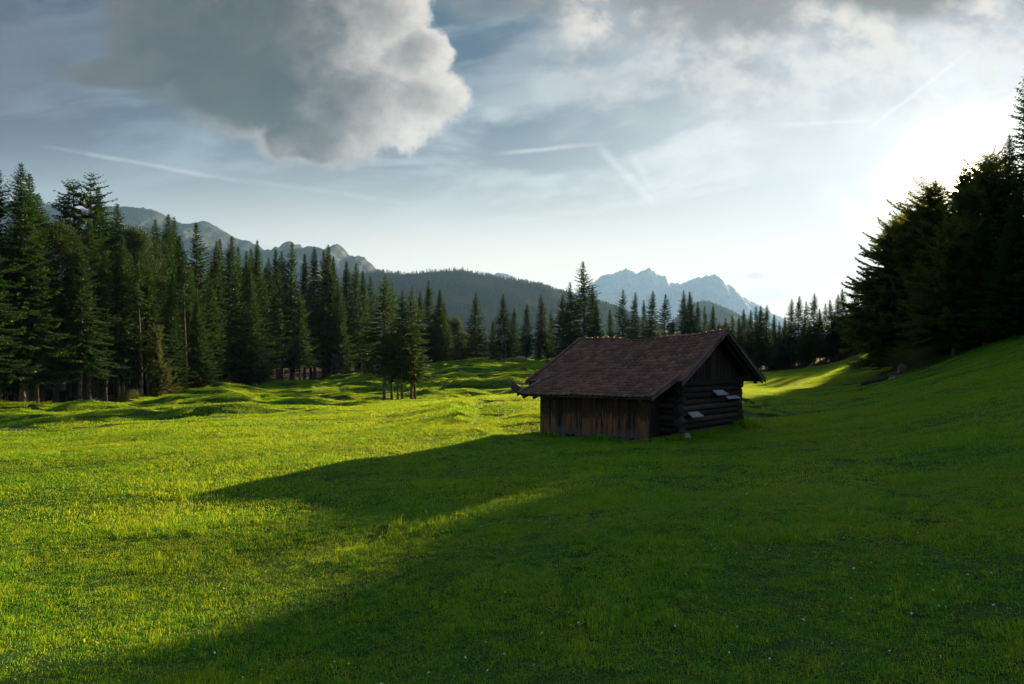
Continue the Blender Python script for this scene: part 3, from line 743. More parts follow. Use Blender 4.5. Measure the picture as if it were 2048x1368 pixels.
plant([
 (1467, 629, 152, 's0', .9, 'first spruce tip right of the hut gable'),
 (1478, 633, 149, 's1', .9, 'second low spruce tip right of the hut gable'),
 (1489, 617, 150, 's0', .95, 'pointed spruce starting the cluster right of the gable'),
 (1501, 619, 146, 's1', .9, 'spruce in the left half of the cluster right of the gable'),
 (1513, 612, 147, 's3', .9, 'ragged spruce on top of the cluster right of the gable'),
 (1521, 610, 144, 's0', 1.0, 'middle spruce on top of the cluster right of the gable'),
 (1533, 609, 145, 's1', 1.0, 'right spruce on top of the cluster right of the gable'),
 (1546, 628, 156, 's2', 1.0, 'spruce sloping into the notch after the gable cluster'),
 (1560, 642, 158, 's0', .9, 'lowest spruce tip in the notch of the right wood'),
 (1572, 632, 158, 's2', .9, 'spruce rising out of the notch of the right wood'),
 (1583, 597, 155, 's1', .95, 'left tip of the tall pair on the right wood'),
 (1596, 591, 154, 's0', 1.0, 'right tip of the tall pair on the right wood'),
 (1611, 602, 156, 's3', .8, 'slim spruce between the tall pair and the steeple'),
 (1628, 586, 153, 's1', 1.1, 'steeple spruce in the middle of the right wood'),
 (1641, 616, 157, 's0', .9, 'spruce in the dip right of the right wood steeple'),
 (1651, 606, 158, 's3', .85, 'small tip climbing toward the beech'),
 (1663, 598, 157, 's0', .9, 'spruce climbing the outline toward the beech'),
 (1676, 588, 158, 's1', 1.0, 'second highest spruce beside the beech'),
 (1688, 577, 156, 's0', 1.0, 'spruce tip rising left of the beech'),
 (1712, 561, 158, 's1', 1.1, 'highest spruce touching the beech outline'),
 (1731, 552, 156, 's0', 1.1, 'dark spruce half behind the beech'),
 (1757, 580, 160, 's2', 1.1, 'spruce hidden mostly behind the beech crown'),
], group=GE)
GB = 'trees of the sunlit wood edge at the right'
plant([
 (1788, 440, 71, 'b0', .90, 'wide beech with yellow lit low boughs at the wood corner'),
 (1836, 412, 69, 'b1', .85, 'beech behind the wide corner beech'),
 (1874, 362, 66, 'b1', .85, 'beech whose thin top twigs stand left of the sun'),
 (1926, 332, 62.5, 'b1', .68, 'beech with the sun standing on its crown'),
 (1908, 432, 60, 'b1', .9, 'lower dark beech in front of the sun beech'),
 (1813, 422, 140, 'b1', .66, 'leftmost of the far crowns glimpsed behind the beeches'),
 (1818, 429, 147, 'b1', .7, 'hindmost of the far crowns glimpsed behind the beeches'),
 (1821, 434, 133, 'b1', .7, 'foremost of the far crowns glimpsed behind the beeches'),
 (1835, 446, 139, 'b1', .7, 'fourth far crown glimpsed behind the beeches'),
 (1849, 448, 143, 'b1', .8, 'fifth far crown glimpsed behind the beeches'),
 (1868, 440, 134, 'b1', .85, 'sixth far crown glimpsed behind the beeches'),
 (1884, 430, 140, 'b1', .9, 'far crown up the slope glimpsed just below the sun'),
 (1972, 306, 61, 'b1', .75, 'leafy tree right of the sun'),
 (2066, 128, 57, 's3', .85, 'tall spruce cut by the right picture edge'),
 (2018, 268, 60, 's1', 1.0, 'dark spruce left of the tall right edge spruce'),
 (1975, 415, 57, 's2', 1.2, 'dark full spruce below and right of the sun'),
 (2030, 380, 53, 's2', 1.2, 'nearest dark spruce on the right slope'),
 (1860, 560, 64, 's2', 1.0, 'small dark spruce under the beeches'),
], group=GB)
# the wood goes on to the right outside the frame: it shades the slope
for i, (px, d, top) in enumerate([(2130, 50, 160), (2180, 47, 60), (2260, 44, -20), (2350, 42, -60), (2200, 58, 120), (2450, 38, -180), (2600, 35, -260), (2800, 31, -420), (3050, 27, -600), (2120, 66, 250)]):
    x, y, z = at(px, d); H = min(zat(top, d)-z, 23)
    tree(['s2', 's0', 's1'][i % 3], x, y, H, .95, 'spruce_tree', 'tree of the right wood standing outside the picture', 'spruce', 'trees of the right wood outside the picture')

# depth of the woods behind the front rows
def fill(n, fn, keys, hl, lab, grp, seed):
    q = random.Random(seed); done = []; tries = 0
    while len(done) < n and tries < 4000:
        tries += 1; x, y = fn(q)
        if any((x-a)**2+(y-b)**2 < 3.0**2 for a, b in done): continue
        done.append((x, y)); tree(q.choice(keys), x, y, q.uniform(*hl(x, y)), q.uniform(.95, 1.2), 'spruce_tree', lab, 'spruce', grp)
def fl(q):
    y = q.uniform(66, 152); e = np.interp(y, [45, 70, 102, 160], [-56, -52.0, -43.8, -33.0]); return e-q.uniform(3.5, 34), y
def cap(x, y, py): return zat(py, y)-gz(x, y)
def hleft(x, y):
    px = 1024+x/y*FPX; t = np.interp(px, [0, 110, 200, 300, 420, 560, 740], [400, 430, 440, 480, 520, 535, 560]); h = cap(x, y, t); h = min(max(h, 9), 24); return (.86*h, h)
fill(84, fl, ['s0', 's1', 's4', 's4', 's1'], hleft, 'dark spruce standing deep inside the left forest', 'spruces deep inside the left forest', 5)
def fc(q): u = q.uniform(-.14, .34); y = q.uniform(153, 185); return u*y, y
def hmid(x, y): h = min(max(cap(x, y, 655), 6), 22); return (.8*h, h)
fill(56, fc, ['s2', 's5', 's2', 's0'], hmid, 'dark spruce in the shade behind the far row', 'spruces in the shade behind the far row', 6)
def fr(q): y = q.uniform(161, 186); return q.uniform(.33, .56)*y, y
def hr(x, y): px = 1024+x/y*FPX; t = np.interp(px, [1400, 1560, 1700, 1800], [650, 655, 610, 570]); h = min(max(cap(x, y, t), 6), 20); return (.85*h, h)
fill(40, fr, ['s2', 's2', 's0'], hr, 'dark spruce deep inside the wood right of the hut', 'spruces deep inside the wood right of the hut', 8)
def fx(q):
    y = q.uniform(56, 88); return max(q.uniform(46, 62), (y*.552-4.0)/.834), y
def hx2_(x, y): px = 1024+x/y*FPX; t = np.interp(px, [1700, 1800, 1900, 2048, 2300], [640, 520, 420, 300, 200]); h = min(max(cap(x, y, t), 6), 20); return (.85*h, h)
fill(22, fx, ['s2', 's0', 's2'], hx2_, 'dark spruce in the black shade of the right slope wood', 'spruces in the shade of the right slope wood', 9)

# bare poles along the left forest front
poles = [(52, 745, 71.5, 'pale thin trunk third from the left picture edge'), (74, 720, 72, 'pair partner trunk right of the pale thin one'), (12, 700, 71.5, 'dim trunk nearest the left picture edge'),
         (168, 720, 80, 'short pale trunk just right of the crooked foot'), (186, 700, 81, 'pale trunk in the thin stand below the fir'), (195, 690, 82, 'slim trunk amid the thin stand below the fir'),
         (203, 690, 83, 'slim tilted trunk in the thin stand'), (212, 670, 80, 'straight slim trunk right in the thin stand'), (237, 640, 82, 'lone slim trunk between the stand and the yellow tree'),
         (254, 660, 84, 'slim trunk left of the thin grey double trunk'), (282, 600, 83, 'thin grey trunk nearest the yellow leaved tree'), (372, 650, 91, 'slim trunk left of the forest corner spruce'),
         (560, 650, 127, 'reddish lit trunk in the dark wall'), (652, 660, 141, 'lit trunk left of the raised hide'), (690, 660, 146, 'trunk right of the raised hide'), (722, 660, 150, 'last lit trunk of the dark wall'), (735, 670, 157, 'thin trunk where the far lit meadow shows')]
for px, ty, d, lab in poles:
    x, y, z = at(px, d); e = tree('pole', x, y, 18 if d < 100 else 16, .9, 'spruce_tree', lab, 'spruce', 'slender bare trunks along the left forest')

# bushes and undergrowth
for px, d, h, w, lab in [(262, 80.5, 1.4, 1.2, 'low bush in front of the thin grey trunk'), (345, 88, 1.7, 1.2, 'lit bush right below the yellow leaved tree'), (352, 90, 1.1, 1.4, 'small bush toward the forest corner spruce'),
                         (214, 81, .9, 1.4, 'flat brown bush between the slim trunks'), (510, 108, 1.2, .9, 'small bush on a mound before the dark wall'),
                         (1716, 88, 2.0, 1.2, 'dark bush at the left foot of the wood corner'), (1815, 63.5, 2.0, 1.5, 'dim bush by the root stump at the wood corner'), (1846, 60, 1.8, 1.5, 'second dim bush right of the root stump')]:
    x, y, z = at(px, d); tree('bush', x, y, h, w, 'bush', lab, 'bush', 'bushes at the feet of the woods')

# ---------------------------------------------------------------- the hay hut
def wood(name, a, b, c, stretch=(1, 1, .12), scale=9, rough=.85, extra=None):
    m, N = mat_new(name); mp = N.n.new('ShaderNodeMapping'); N.l.new(objc(N), mp.inputs[0]); mp.inputs['Scale'].default_value = stretch
    g = N.n.new('ShaderNodeNewGeometry'); n1 = N.noise(mp.outputs[0], scale, 6, .65); n2 = N.noise(objc(N), 1.3, 3, .5)
    f = N.add(N.mul(n1, .7), N.mul(g.outputs['Random Per Island'], .45))
    cc = N.mix(N.ss(f, .30, .85), a, b); cc = N.mix(N.mul(N.ss(n2, .45, .7), .6), cc, c)
    if extra: cc = extra(N, cc, n1, g)
    principled(N, cc, rough, .2, bump(N, n1, .6, .012)); return m
M_log = wood('old_log_wood', (.018, .014, .012), (.075, .064, .055), (.036, .028, .022), (1, .10, 1), 10)
M_gable = wood('gable_plank_wood', (.016, .012, .010), (.055, .042, .032), (.03, .022, .016), (1, 1, .08), 10)
def lit_band_and_wear(N, cc, n1, g):
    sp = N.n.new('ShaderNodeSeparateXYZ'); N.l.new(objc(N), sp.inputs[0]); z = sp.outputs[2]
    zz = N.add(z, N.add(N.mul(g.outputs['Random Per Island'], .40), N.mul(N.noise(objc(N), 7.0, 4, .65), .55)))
    c2 = N.mix(N.mul(N.ss(zz, 1.30, 1.0), N.ss(N.add(n1, N.mul(g.outputs['Random Per Island'], .25)), .45, .75)), cc, (.16, .085, .036))  # warm light on the lower wall, painted into the plank colour
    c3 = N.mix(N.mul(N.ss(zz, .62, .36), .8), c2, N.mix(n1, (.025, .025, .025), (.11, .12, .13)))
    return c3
M_plank = wood('weathered_lit_wall_planks', (.012, .008, .006), (.050, .030, .017), (.03, .02, .014), (1, 1, .07), 12, extra=lit_band_and_wear)
M_barge = wood('red_brown_board', (.060, .022, .022), (.12, .050, .050), (.08, .035, .032), (1, .1, 1), 10, .6)
M_grey = wood('grey_board', (.055, .045, .040), (.15, .13, .12), (.08, .068, .06), (1, .1, 1), 10)
M_sheet = wood('silver_weathered_board', (.24, .25, .27), (.44, .46, .48), (.30, .32, .34), (1, .1, 1), 8, .55)
M_tile, N = mat_new('clay_roof_tiles')
g = N.n.new('ShaderNodeNewGeometry'); ri = g.outputs['Random Per Island']; n1 = N.noise(objc(N), 14, 5, .65); n2 = N.noise(objc(N), .8, 3, .6)
ct = N.mix(N.ss(N.add(N.mul(ri, .5), N.mul(n1, .5)), .25, .75), (.082, .038, .025), (.165, .084, .056))
ct = N.mix(N.mul(N.ss(N.add(ri, N.mul(n2, .25)), 1.05, 1.12), .7), ct, (.27, .085, .07))
ct = N.mix(N.mul(N.ss(n1, .55, .75), .5), ct, (.12, .115, .105))
principled(N, ct, .60, .32, bump(N, n1, .4, .01))

HUT = empty('hay_hut', (HX, HY, 0.0), math.atan2(-.640, .768))
tag(HUT, 'old dark log hay hut with red brown tiled saddle roof on the meadow', 'hut')
EX0, EX1, EY0, EY1, RY = -6.93, .62, 1.85, 10.6, 6.1
def ridge_z(x): t = (x-EX0)/(EX1-EX0); return 4.0*(1-t)+4.10*t-.19*math.sin(math.pi*min(1, max(0, t)))**1.3+.03*math.sin(x*2.1)
def roof_z(x, y):   # top surface of the main roof
    e = 1.93+.03*math.sin(x*1.3+1); rz_ = ridge_z(x)
    t = abs(y-RY)/((RY-EY0) if y < RY else (EY1-RY)); return rz_+(e-rz_)*t-.04*math.sin(math.pi*min(1, t))
LX0, LX1, LY0, LY1 = -5.95, .30, .0, 2.15
def lean_z(x, y): t = (y-LY0)/(LY1-LY0); return 1.40+(roof_z(x, LY1)+.012-1.40)*t+.015*math.sin(x*1.7)
rh = random.Random(4)
def tile_field(mb, x0, x1, ya, yb, zf, rows, tw=.26):
    """rows run from the eave ya up to yb; every tile is a curved, thick, slightly shifted shell"""
    nx = int(round((x1-x0)/tw)); w = (x1-x0)/nx
    for r in range(rows):
        y0 = ya+(yb-ya)*r/rows; y1 = ya+(yb-ya)*(r+1.18)/rows
        if (yb > ya and y1 > yb) or (yb < ya and y1 < yb): y1 = yb
        off = .0
        for c in range(nx):
            xa = x0+c*w; j = rh.uniform(-.008, .008); jz = rh.uniform(0, .010); sl = rh.uniform(-.012, .012)
            V = []; prof_ = [(0, .012), (.16, .034), (.34, .038), (.52, .022), (.76, .004), (1.02, .014)]
            for k, (yy_, lift) in enumerate(((y0+rh.uniform(-.012, .012), .066), (y1, .0))):
                for px_, pz in prof_: xx = xa+px_*w+j; V.append((xx, yy_+sl*(px_-.5), zf(xx, yy_)+pz+lift+jz))
            for px_, pz in prof_: xx = xa+px_*w+j; V.append((xx, V[0][1]+sl*(px_-.5), zf(xx, y0)+pz+.066+jz-.050))
            n = len(prof_); F = []
            for k in range(n-1): F += [(k, k+1, n+k+1, n+k), (k+1, k, 2*n+k, 2*n+k+1)]
            mb.raw(V, F)
# roof boarding below the tiles
mb = MB()
for (ya, yb) in ((EY0+.04, RY), (RY, EY1-.04)):
    ns = 8
    for i in range(ns):
        xa = EX0+.05+(EX1-EX0-.1)*i/ns; xb = EX0+.05+(EX1-EX0-.1)*(i+1)/ns
        c = [(x, y, roof_z(x, y)+dzz) for dzz in (-.075, -.012) for x, y in ((xa, ya), (xb, ya), (xb, yb), (xa, yb))]
        mb.hexa(c)
roof = mb.build('roof', M_gable, HUT)
mb = MB(); tile_field(mb, EX0+.06, EX1-.06, EY0, RY-.02, roof_z, 14); tile_field(mb, EX0+.06, EX1-.06, EY1, RY+.02, roof_z, 14)
o = mb.build('roof_tiles', M_tile, roof)
for p_ in o.data.polygons: p_.use_smooth = True
mb = MB(); nc = 24   # ridge caps
for i in range(nc):
    xa = EX0+(EX1-EX0)*i/nc-.01; xb = EX0+(EX1-EX0)*(i+1)/nc+.04; V = []; n = 7
    for x, r_, up in ((xa, .115, .012), (xb, .135, .032)):
        for k in range(n): a = math.pi*(k/(n-1)); V.append((x, RY+math.cos(a)*r_, ridge_z(x)+.0+math.sin(a)*r_*.8+up-.01))
    for k in range(n): a = math.pi*(k/(n-1)); V.append((xb, RY+math.cos(a)*.10, ridge_z(xb)+math.sin(a)*.08-.01))
    mb.raw(V, [(k, k+1, n+k+1, n+k) for k in range(n-1)]+[(n+k, n+k+1, 2*n+k+1, 2*n+k) for k in range(n-1)])
mb.build('ridge_caps', M_tile, roof, smooth=True)
def rake(x, ya, yb, zf, w, h, lift, name, mat, par, thick=.03):
    m = MB(); ns = 6
    for i in range(ns):
        a = ya+(yb-ya)*i/ns; b = ya+(yb-ya)*(i+1)/ns
        c = [(xx, y, zf(x, y)+dz_) for dz_ in (lift-h, lift) for xx, y in ((x-w/2, a), (x+w/2, a), (x+w/2, b), (x-w/2, b))]
        m.hexa(c)
    return m.build(name, mat, par)
for x, sg in ((EX1, 1), (EX0, -1)):
    for ya, yb in ((EY0-.08, RY), (EY1+.08, RY)):
        rake(x+sg*.020, ya, yb, roof_z, .17, .045, .125, 'verge_board', M_barge, roof)          # flat cover board on top
        rake(x+sg*.075, ya, yb, roof_z, .030, .16, .078, 'barge_board', M_grey, roof)
        rake(x-sg*.03, ya+(.12 if ya < yb else -.12), yb, roof_z, .05, .10, -.085, 'barge_board', M_gable, roof)
# purlins and rafters showing under the gable
mb = MB()
for y in (RY, 3.0, 9.2):
    zt = roof_z(EX1, y)-.22 if y == RY else 2.06
    mb.tube([(EX0+.22, y, zt-.03), (EX1-.14, y, zt)], [.10, .11], 9)
for x in (-6.2, -5.0, -3.8, -2.6, -1.4, -.35, .30):
    mb.bar((x, EY0+.12, roof_z(x, EY0)-.14), (x, RY, roof_z(x, RY)-.14), .09, .11); mb.bar((x, EY1-.12, roof_z(x, EY1)-.14), (x, RY, roof_z(x, RY)-.14), .09, .11)
mb.build('rafters', M_gable, roof)
mb = MB(); zt = roof_z(EX1, RY)-.25
mb.tube([(EX1-.13, RY, zt), (EX1-.10, RY, zt)], [.085, .082], 12); mb.build('purlin_end', M_sheet, roof)
# lean-to roof
mb = MB(); ns = 6
for i in range(ns):
    xa = LX0+.05+(LX1-LX0-.1)*i/ns; xb = LX0+.05+(LX1-LX0-.1)*(i+1)/ns
    mb.hexa([(x, y, lean_z(x, y)+dzz) for dzz in (-.070, -.012) for x, y in ((xa, LY0+.04), (xb, LY0+.04), (xb, LY1), (xa, LY1))])
for x in (-5.75, -5.2, -4.2, -3.2, -2.2, -1.2, -.2): mb.bar((x, LY0+.03, lean_z(x, LY0)-.12), (x, 2.9, 2.15), .08, .10)
lroof = mb.build('lean_to_roof', M_gable, HUT)
mb = MB(); tile_field(mb, LX0+.06, LX1-.06, LY0, LY1+.05, lean_z, 7)
o = mb.build('roof_tiles', M_tile, lroof)
for p_ in o.data.polygons: p_.use_smooth = True
for x, sg in ((LX1, 1), (LX0, -1)):
    rake(x+sg*.01, LY0-.06, LY1+.10, lean_z, .15, .045, .125, 'verge_board', M_barge if sg > 0 else M_grey, lroof)
    rake(x+sg*.065, LY0-.06, LY1+.02, lean_z, .028, .15, .078, 'barge_board', M_grey, lroof)
mb = MB(); mb.tube([(-6.85, .72, 1.72), (-6.2, .56, 1.50), (.12, .50, 1.40)], [.15, .13, .10], 10, wob=.05, rnd=rh); mb.build('eave_beam', M_log, HUT, True)
# log walls: notched corners, logs run past one another
def log(mb, a, b, r, seed):
    q = random.Random(seed); a, b = Vector(a), Vector(b); n = 9
    pts = [a.lerp(b, i/n)+Vector((q.uniform(-.012, .012), q.uniform(-.012, .012), q.uniform(-.012, .012))) for i in range(n+1)]
    mb.tube(pts, [r*q.uniform(.93, 1.05) for _ in pts], 10, wob=.03, rnd=q)
WX0, WX1, WY0, WY1 = -6.2, -.10, 3.0, 9.2
for nm, side in (('gable_log_wall', 'g'), ('log_wall', 'f'), ('log_wall', 'b'), ('log_wall', 'l')):
    mb = MB(); dlog = .252
    for i in range(-1, 9):
        z = .10+i*dlog
        if side in 'gl':
            x = WX1 if side == 'g' else WX0; ov = .16+rh.uniform(-.04, .16); ov2 = .16+rh.uniform(-.05, .14)
            if z < 2.0: log(mb, (x, WY0-ov2, z), (x, WY1+ov, z+rh.uniform(-.015, .015)), .130, i+(50 if side == 'l' else 0))
        else:
            y = WY0 if side == 'f' else WY1; z2 = z+dlog*.5
            if z2 < 2.05: log(mb, (WX0-.22, y, z2), (WX1+.20+rh.uniform(-.04, .08), y, z2), .128, i+99+(50 if side == 'b' else 0))
    mb.build(nm, M_log, HUT, True)
# plank gable above the logs (front and back)
for x0, nm in ((-.16, 'gable_planks'), (-6.22, 'gable_planks')):
    mb = MB(); y = WY0-.15
    while y < WY1+.15:
        w = rh.uniform(.13, .24); x = x0+rh.uniform(-.012, .012); zt0, zt1 = roof_z(x, y)-.16, roof_z(x, y+w-.012)-.16
        if min(zt0, zt1) > 2.0: mb.hexa([(x, y, 1.98), (x+.025, y, 1.98), (x+.025, y+w-.012, 1.98), (x, y+w-.012, 1.98), (x, y, zt0), (x+.025, y, zt0), (x+.025, y+w-.012, zt1), (x, y+w-.012, zt1)])
        y += w
    mb.build(nm, M_gable, HUT)
# lean-to plank wall (front), its recessed end and its far end
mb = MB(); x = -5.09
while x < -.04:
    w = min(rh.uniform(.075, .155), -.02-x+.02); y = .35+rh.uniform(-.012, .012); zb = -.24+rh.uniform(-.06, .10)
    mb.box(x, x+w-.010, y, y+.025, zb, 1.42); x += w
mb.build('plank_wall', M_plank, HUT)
for xx, nm in ((-.9, 'end_planks'), (-5.09, 'end_planks')):
    mb = MB(); y = .40
    while y < 2.86:
        w = rh.uniform(.12, .2); mb.box(xx, xx+.025, y, min(2.87, y+w-.010), -.27+rh.uniform(-.04, .06), min(2.0, 1.33+y*.33)); y += w
    mb.build(nm, M_gable, HUT)
mb = MB(); mb.box(-.13, .0, .38, .50, -.4, 1.34); mb.box(-5.07, -4.95, .38, .50, -.4, 1.34); mb.build('corner_post', M_gable, HUT)
mb = MB(); mb.box(-5.0, -.2, 3.1, 9.1, -.4, -.16); mb.build('floor', M_gable, HUT)
# three pale boards set slanting against the logs
for yc, zc, ln, wd, tl in ((3.98, .50, 1.05, .34, .46), (6.50, 1.34, 1.20, .36, .50), (8.05, 1.13, 1.45, .20, .55)):
    b = MB(); dxx, dzz = wd*math.sin(R(58)), wd*math.cos(R(58)); x0 = .03
    s = .12
    b.hexa([(x0, yc-ln/2+s, zc+dzz), (x0+dxx, yc-ln/2-s*0, zc), (x0+dxx, yc+ln/2, zc-.0), (x0, yc+ln/2+s*.3, zc+dzz), (x0+.01, yc-ln/2+s, zc+dzz+.03), (x0+dxx+.01, yc-ln/2, zc+.03), (x0+dxx+.01, yc+ln/2, zc+.03), (x0+.01, yc+ln/2+s*.3, zc+dzz+.03)])
    b.build('slanting_board', M_sheet, HUT)
def hutp(x, y): return HX+x*.768+y*.640, HY-x*.640+y*.768

# ---------------------------------------------------------------- small things
M_stone, N = mat_new('pale_stone'); sn_ = N.noise(objc(N), 4, 6, .65); principled(N, N.mix(sn_, (.12, .11, .10), (.36, .34, .31)), .9, .2, bump(N, sn_, .8, .03))
def stone(px, d, s, lab, grp=None, seed=0, loc=None):
    q = np.random.RandomState(seed+5); V = []; F = []; n, m = 12, 8
    for i in range(m+1):
        for j in range(n):
            a, b = j*6.283/n, math.pi*i/m; v = np.array([math.cos(a)*math.sin(b), math.sin(a)*math.sin(b), math.cos(b)])
            r_ = 1+.22*math.sin(v[0]*3+seed)+.2*math.sin(v[1]*4.1+seed*2)+.12*q.randn()*(0 < i < m); V.append(v*r_*np.array([s, s*.7, s*.5]))
    for i in range(m):
        for j in range(n): F.append((i*n+j, (i+1)*n+j, (i+1)*n+(j+1) % n, i*n+(j+1) % n))
    x, y = loc if loc else at(px, d)[:2]
    o = MB().raw(V, F).build('stone', M_stone, None, True); o.location = (x, y, gz(x, y)+s*.12); o.rotation_euler[2] = seed; tag(o, lab, 'stone', grp)
stone(0, 0, .26, 'pale stone at the near foot of the log wall', seed=1, loc=hutp(.35, 2.75))
for i, (px, d) in enumerate([(1783, 60), (1789, 60.5)]): stone(px, d, .30, ['grey stone beside the thick end of the fallen log', 'second grey stone behind the fallen log end'][i], seed=3+i)
# fallen log on the slope
a = Vector(at(1722, 62)); b = Vector(at(1774, 60.5)); mb = MB()
o = Vector(at(1748, 61.2)); mb.tube([a-o+Vector((0, 0, .12)), (a+b)/2-o+Vector((0, 0, .22)), b-o+Vector((0, 0, .20))], [.14, .19, .24], 10, wob=.06, rnd=rh)
lg = mb.build('fallen_log', M_log, None, True); lg.location = o; tag(lg, 'dark fallen log lying on the grass left of the right wood', 'log')
# root stump with a bank of earth
def stump(px, d, h, r_, lab):
    x, y, z = at(px, d); m = MB(); m.tube([(0, 0, -.2), (0, 0, .1), (.03, 0, h*.6), (.05, .03, h)], [r_*1.7, r_*1.15, r_*.95, r_*.85], 12, wob=.12, rnd=rh)
    for k in range(5): a_ = k*1.3; m.tube([(math.cos(a_)*r_*.7, math.sin(a_)*r_*.7, .15), (math.cos(a_)*r_*1.7, math.sin(a_)*r_*1.7, .02), (math.cos(a_)*r_*2.6, math.sin(a_)*r_*2.6, -.12)], [r_*.35, r_*.25, r_*.12], 6)
    o = m.build('tree_stump', M_bark, None, True); o.location = (x, y, z); tag(o, lab, 'stump')
stump(1806, 62.5, .8, .45, 'dark root stump at the foot of the wood corner')
stump(511, 107, 1.3, .22, 'pale snag stump on a mound before the dark wall')
# white stake beside the ditch
M_white, N = mat_new('whitened_stake'); principled(N, N.mix(N.noise(objc(N), 12, 4, .6), (.42, .38, .34), (.72, .70, .66)), .8, .2)
x, y, z = at(969, 43.2); mb = MB(); mb.tube([(0, 0, -.2), (.0, 0, .2), (.01, .01, .42)], [.03, .028, .026], 8); st = mb.build('stake', M_white, None); st.location = (x, y, z); tag(st, 'short whitish wooden stake beside the meadow ditch', 'stake')
# raised hide at the forest edge: box on legs with rails
x, y, z = at(674, 140); HD = empty('raised_hide', (x, y, z), R(20)); tag(HD, 'dark wooden raised hide on legs at the edge of the left forest', 'hide')
mb = MB(); mb.box(-1.1, 1.1, -.9, .9, 2.9, 5.0); mb.box(-1.3, 1.3, -1.1, 1.1, 5.03, 5.15); mb.build('cabin', M_gable, HD)
for sx1 in (-1, 1):
    for sy1 in (-1, 1): MB().bar((sx1*1.25, sy1*1.0, -.3), (sx1*1.0, sy1*.8, 2.88), .13, .13).build('leg', M_grey, HD)
mb = MB()
for zz in (.8, 1.6, 2.3): mb.bar((-1.25, -1.05, zz), (1.25, -1.05, zz), .06, .09); mb.bar((-1.25, 1.05, zz), (1.25, 1.05, zz), .06, .09)
mb.build('rails', M_grey, HD)
mb = MB(); mb.bar((-.3, -2.1, -.2), (-.3, -.95, 3.0), .07, .07); mb.bar((.3, -2.1, -.2), (.3, -.95, 3.0), .07, .07)
for i in range(9): t = i/9; mb.bar((-.3, -2.05+1.1*t, .1+2.9*t), (.3, -2.05+1.1*t, .1+2.9*t), .05, .05)
mb.build('ladder', M_grey, HD)
# timber lying by the hut corner and nettles
x, y = hutp(.5, 9.3); o = empty('timber', (0, 0, 0)); COL.objects.unlink(o); bpy.data.objects.remove(o)
mb = MB(); mb.tube([(-.6, 0, .06), (.9, .12, .07)], [.085, .07], 8, wob=.06, rnd=rh); tb_ = mb.build('short_log', M_log, None, True); tb_.location = (x, y-.3, gz(x, y-.3)); tb_.rotation_euler[2] = .4
tag(tb_, 'short dark log lying at the right foot of the hut', 'log')

# ---------------------------------------------------------------- grass
def mat_grass(name, base0, base1, tr0, tr1, tmix):
    m, N = mat_new(name); g = N.n.new('ShaderNodeNewGeometry'); p = g.outputs['Position']; ri = g.outputs['Random Per Island']
    big = N.noise(p, .22, 4, .6); mid = N.noise(p, 1.7, 3, .6)
    mid = N.add(N.mul(mid, .5), N.mul(N.noise(p, 5.5, 3, .6), .5))
    f = N.add(N.add(N.mul(ri, .34), N.mul(big, .36)), N.mul(mid, .62))
    c = N.mix(N.ss(f, .42, .86), base0, base1)
    dry = N.mul(N.ss(ri, .93, .97), .8)
    c = N.mix(dry, c, (.16, .13, .05)); t = N.mix(N.ss(f, .42, .86), tr0, tr1)
    d = N.n.new('ShaderNodeBsdfPrincipled'); N.put(d.inputs['Base Color'], c); d.inputs['Roughness'].default_value = .45; d.inputs['Specular IOR Level'].default_value = .22
    tt = N.n.new('ShaderNodeBsdfTranslucent'); N.put(tt.inputs[0], t); x = N.n.new('ShaderNodeMixShader'); x.inputs[0].default_value = tmix
    N.l.new(d.outputs[0], x.inputs[1]); N.l.new(tt.outputs[0], x.inputs[2]); N.l.new(x.outputs[0], N.out.inputs[0]); return m
M_grass = mat_grass('grass_blades', (.006, .125, .010), (.034, .245, .018), (.12, .52, .008), (.80, .78, .011), .48)

def patch(seed, size, n, h, w, clover=0.0):
    broad = 2.4 if size < 1 else (.8 if size < 2 else .0)
    q = np.random.RandomState(seed)
    bx = (q.rand(n)-.5)*size*1.35; by = (q.rand(n)-.5)*size*1.35
    k = max(3, int(size*size*9)); cx, cy_ = (q.rand(k)-.5)*size, (q.rand(k)-.5)*size     # tufts pull blades together
    a = q.randint(0, k, n); pull = q.rand(n)*.55*(q.rand(n) < .6)
    bx = bx*(1-pull*.6)+cx[a]*pull*.6; by = by*(1-pull*.6)+cy_[a]*pull*.6
    th = q.uniform(0, 6.283, n); lean = np.abs(q.randn(n))*.65+.10; hh = h*q.uniform(.35, 1.0, n)*(1+.9*(q.rand(n) < .06))*(1+.8*np.clip(perlin(bx/.17, by/.17, seed)+perlin(bx/.4, by/.4, seed+3)*.8, -.6, 1.1))
    cl = q.rand(n) < .16*np.clip(1+2*perlin(bx/.3, by/.3, seed+8), .1, 2.5); lean = lean+cl*.8; hh = np.where(cl, hh*.62, hh)
    lx, ly = np.cos(th), np.sin(th); ww = w*q.uniform(.6, 1.3, n)*(1+cl*broad); sa = th+1.57+q.uniform(-.6, .6, n); sx_, sy_ = np.cos(sa)*ww/2, np.sin(sa)*ww/2
    z0 = np.full(n, -.03)
    b0 = np.stack([bx-sx_, by-sy_, z0], 1); b1 = np.stack([bx+sx_, by+sy_, z0], 1)
    mx, my, mz = bx+lx*lean*hh*.45, by+ly*lean*hh*.45, hh*.62
    m0 = np.stack([mx-sx_*.85, my-sy_*.85, mz], 1); m1 = np.stack([mx+sx_*.85, my+sy_*.85, mz], 1)
    tp = np.stack([bx+lx*lean*hh*1.35, by+ly*lean*hh*1.35, hh*(1.0-.35*np.minimum(lean, 1))], 1)
    V = np.stack([b0, b1, m1, m0, tp], 1).reshape(-1, 3); o = np.arange(n)[:, None]*5
    me = mesh_np('grass_patch', V, [np.hstack([o, o+1, o+2, o+3]), np.hstack([o+3, o+2, o+4])], M_grass)
    return me

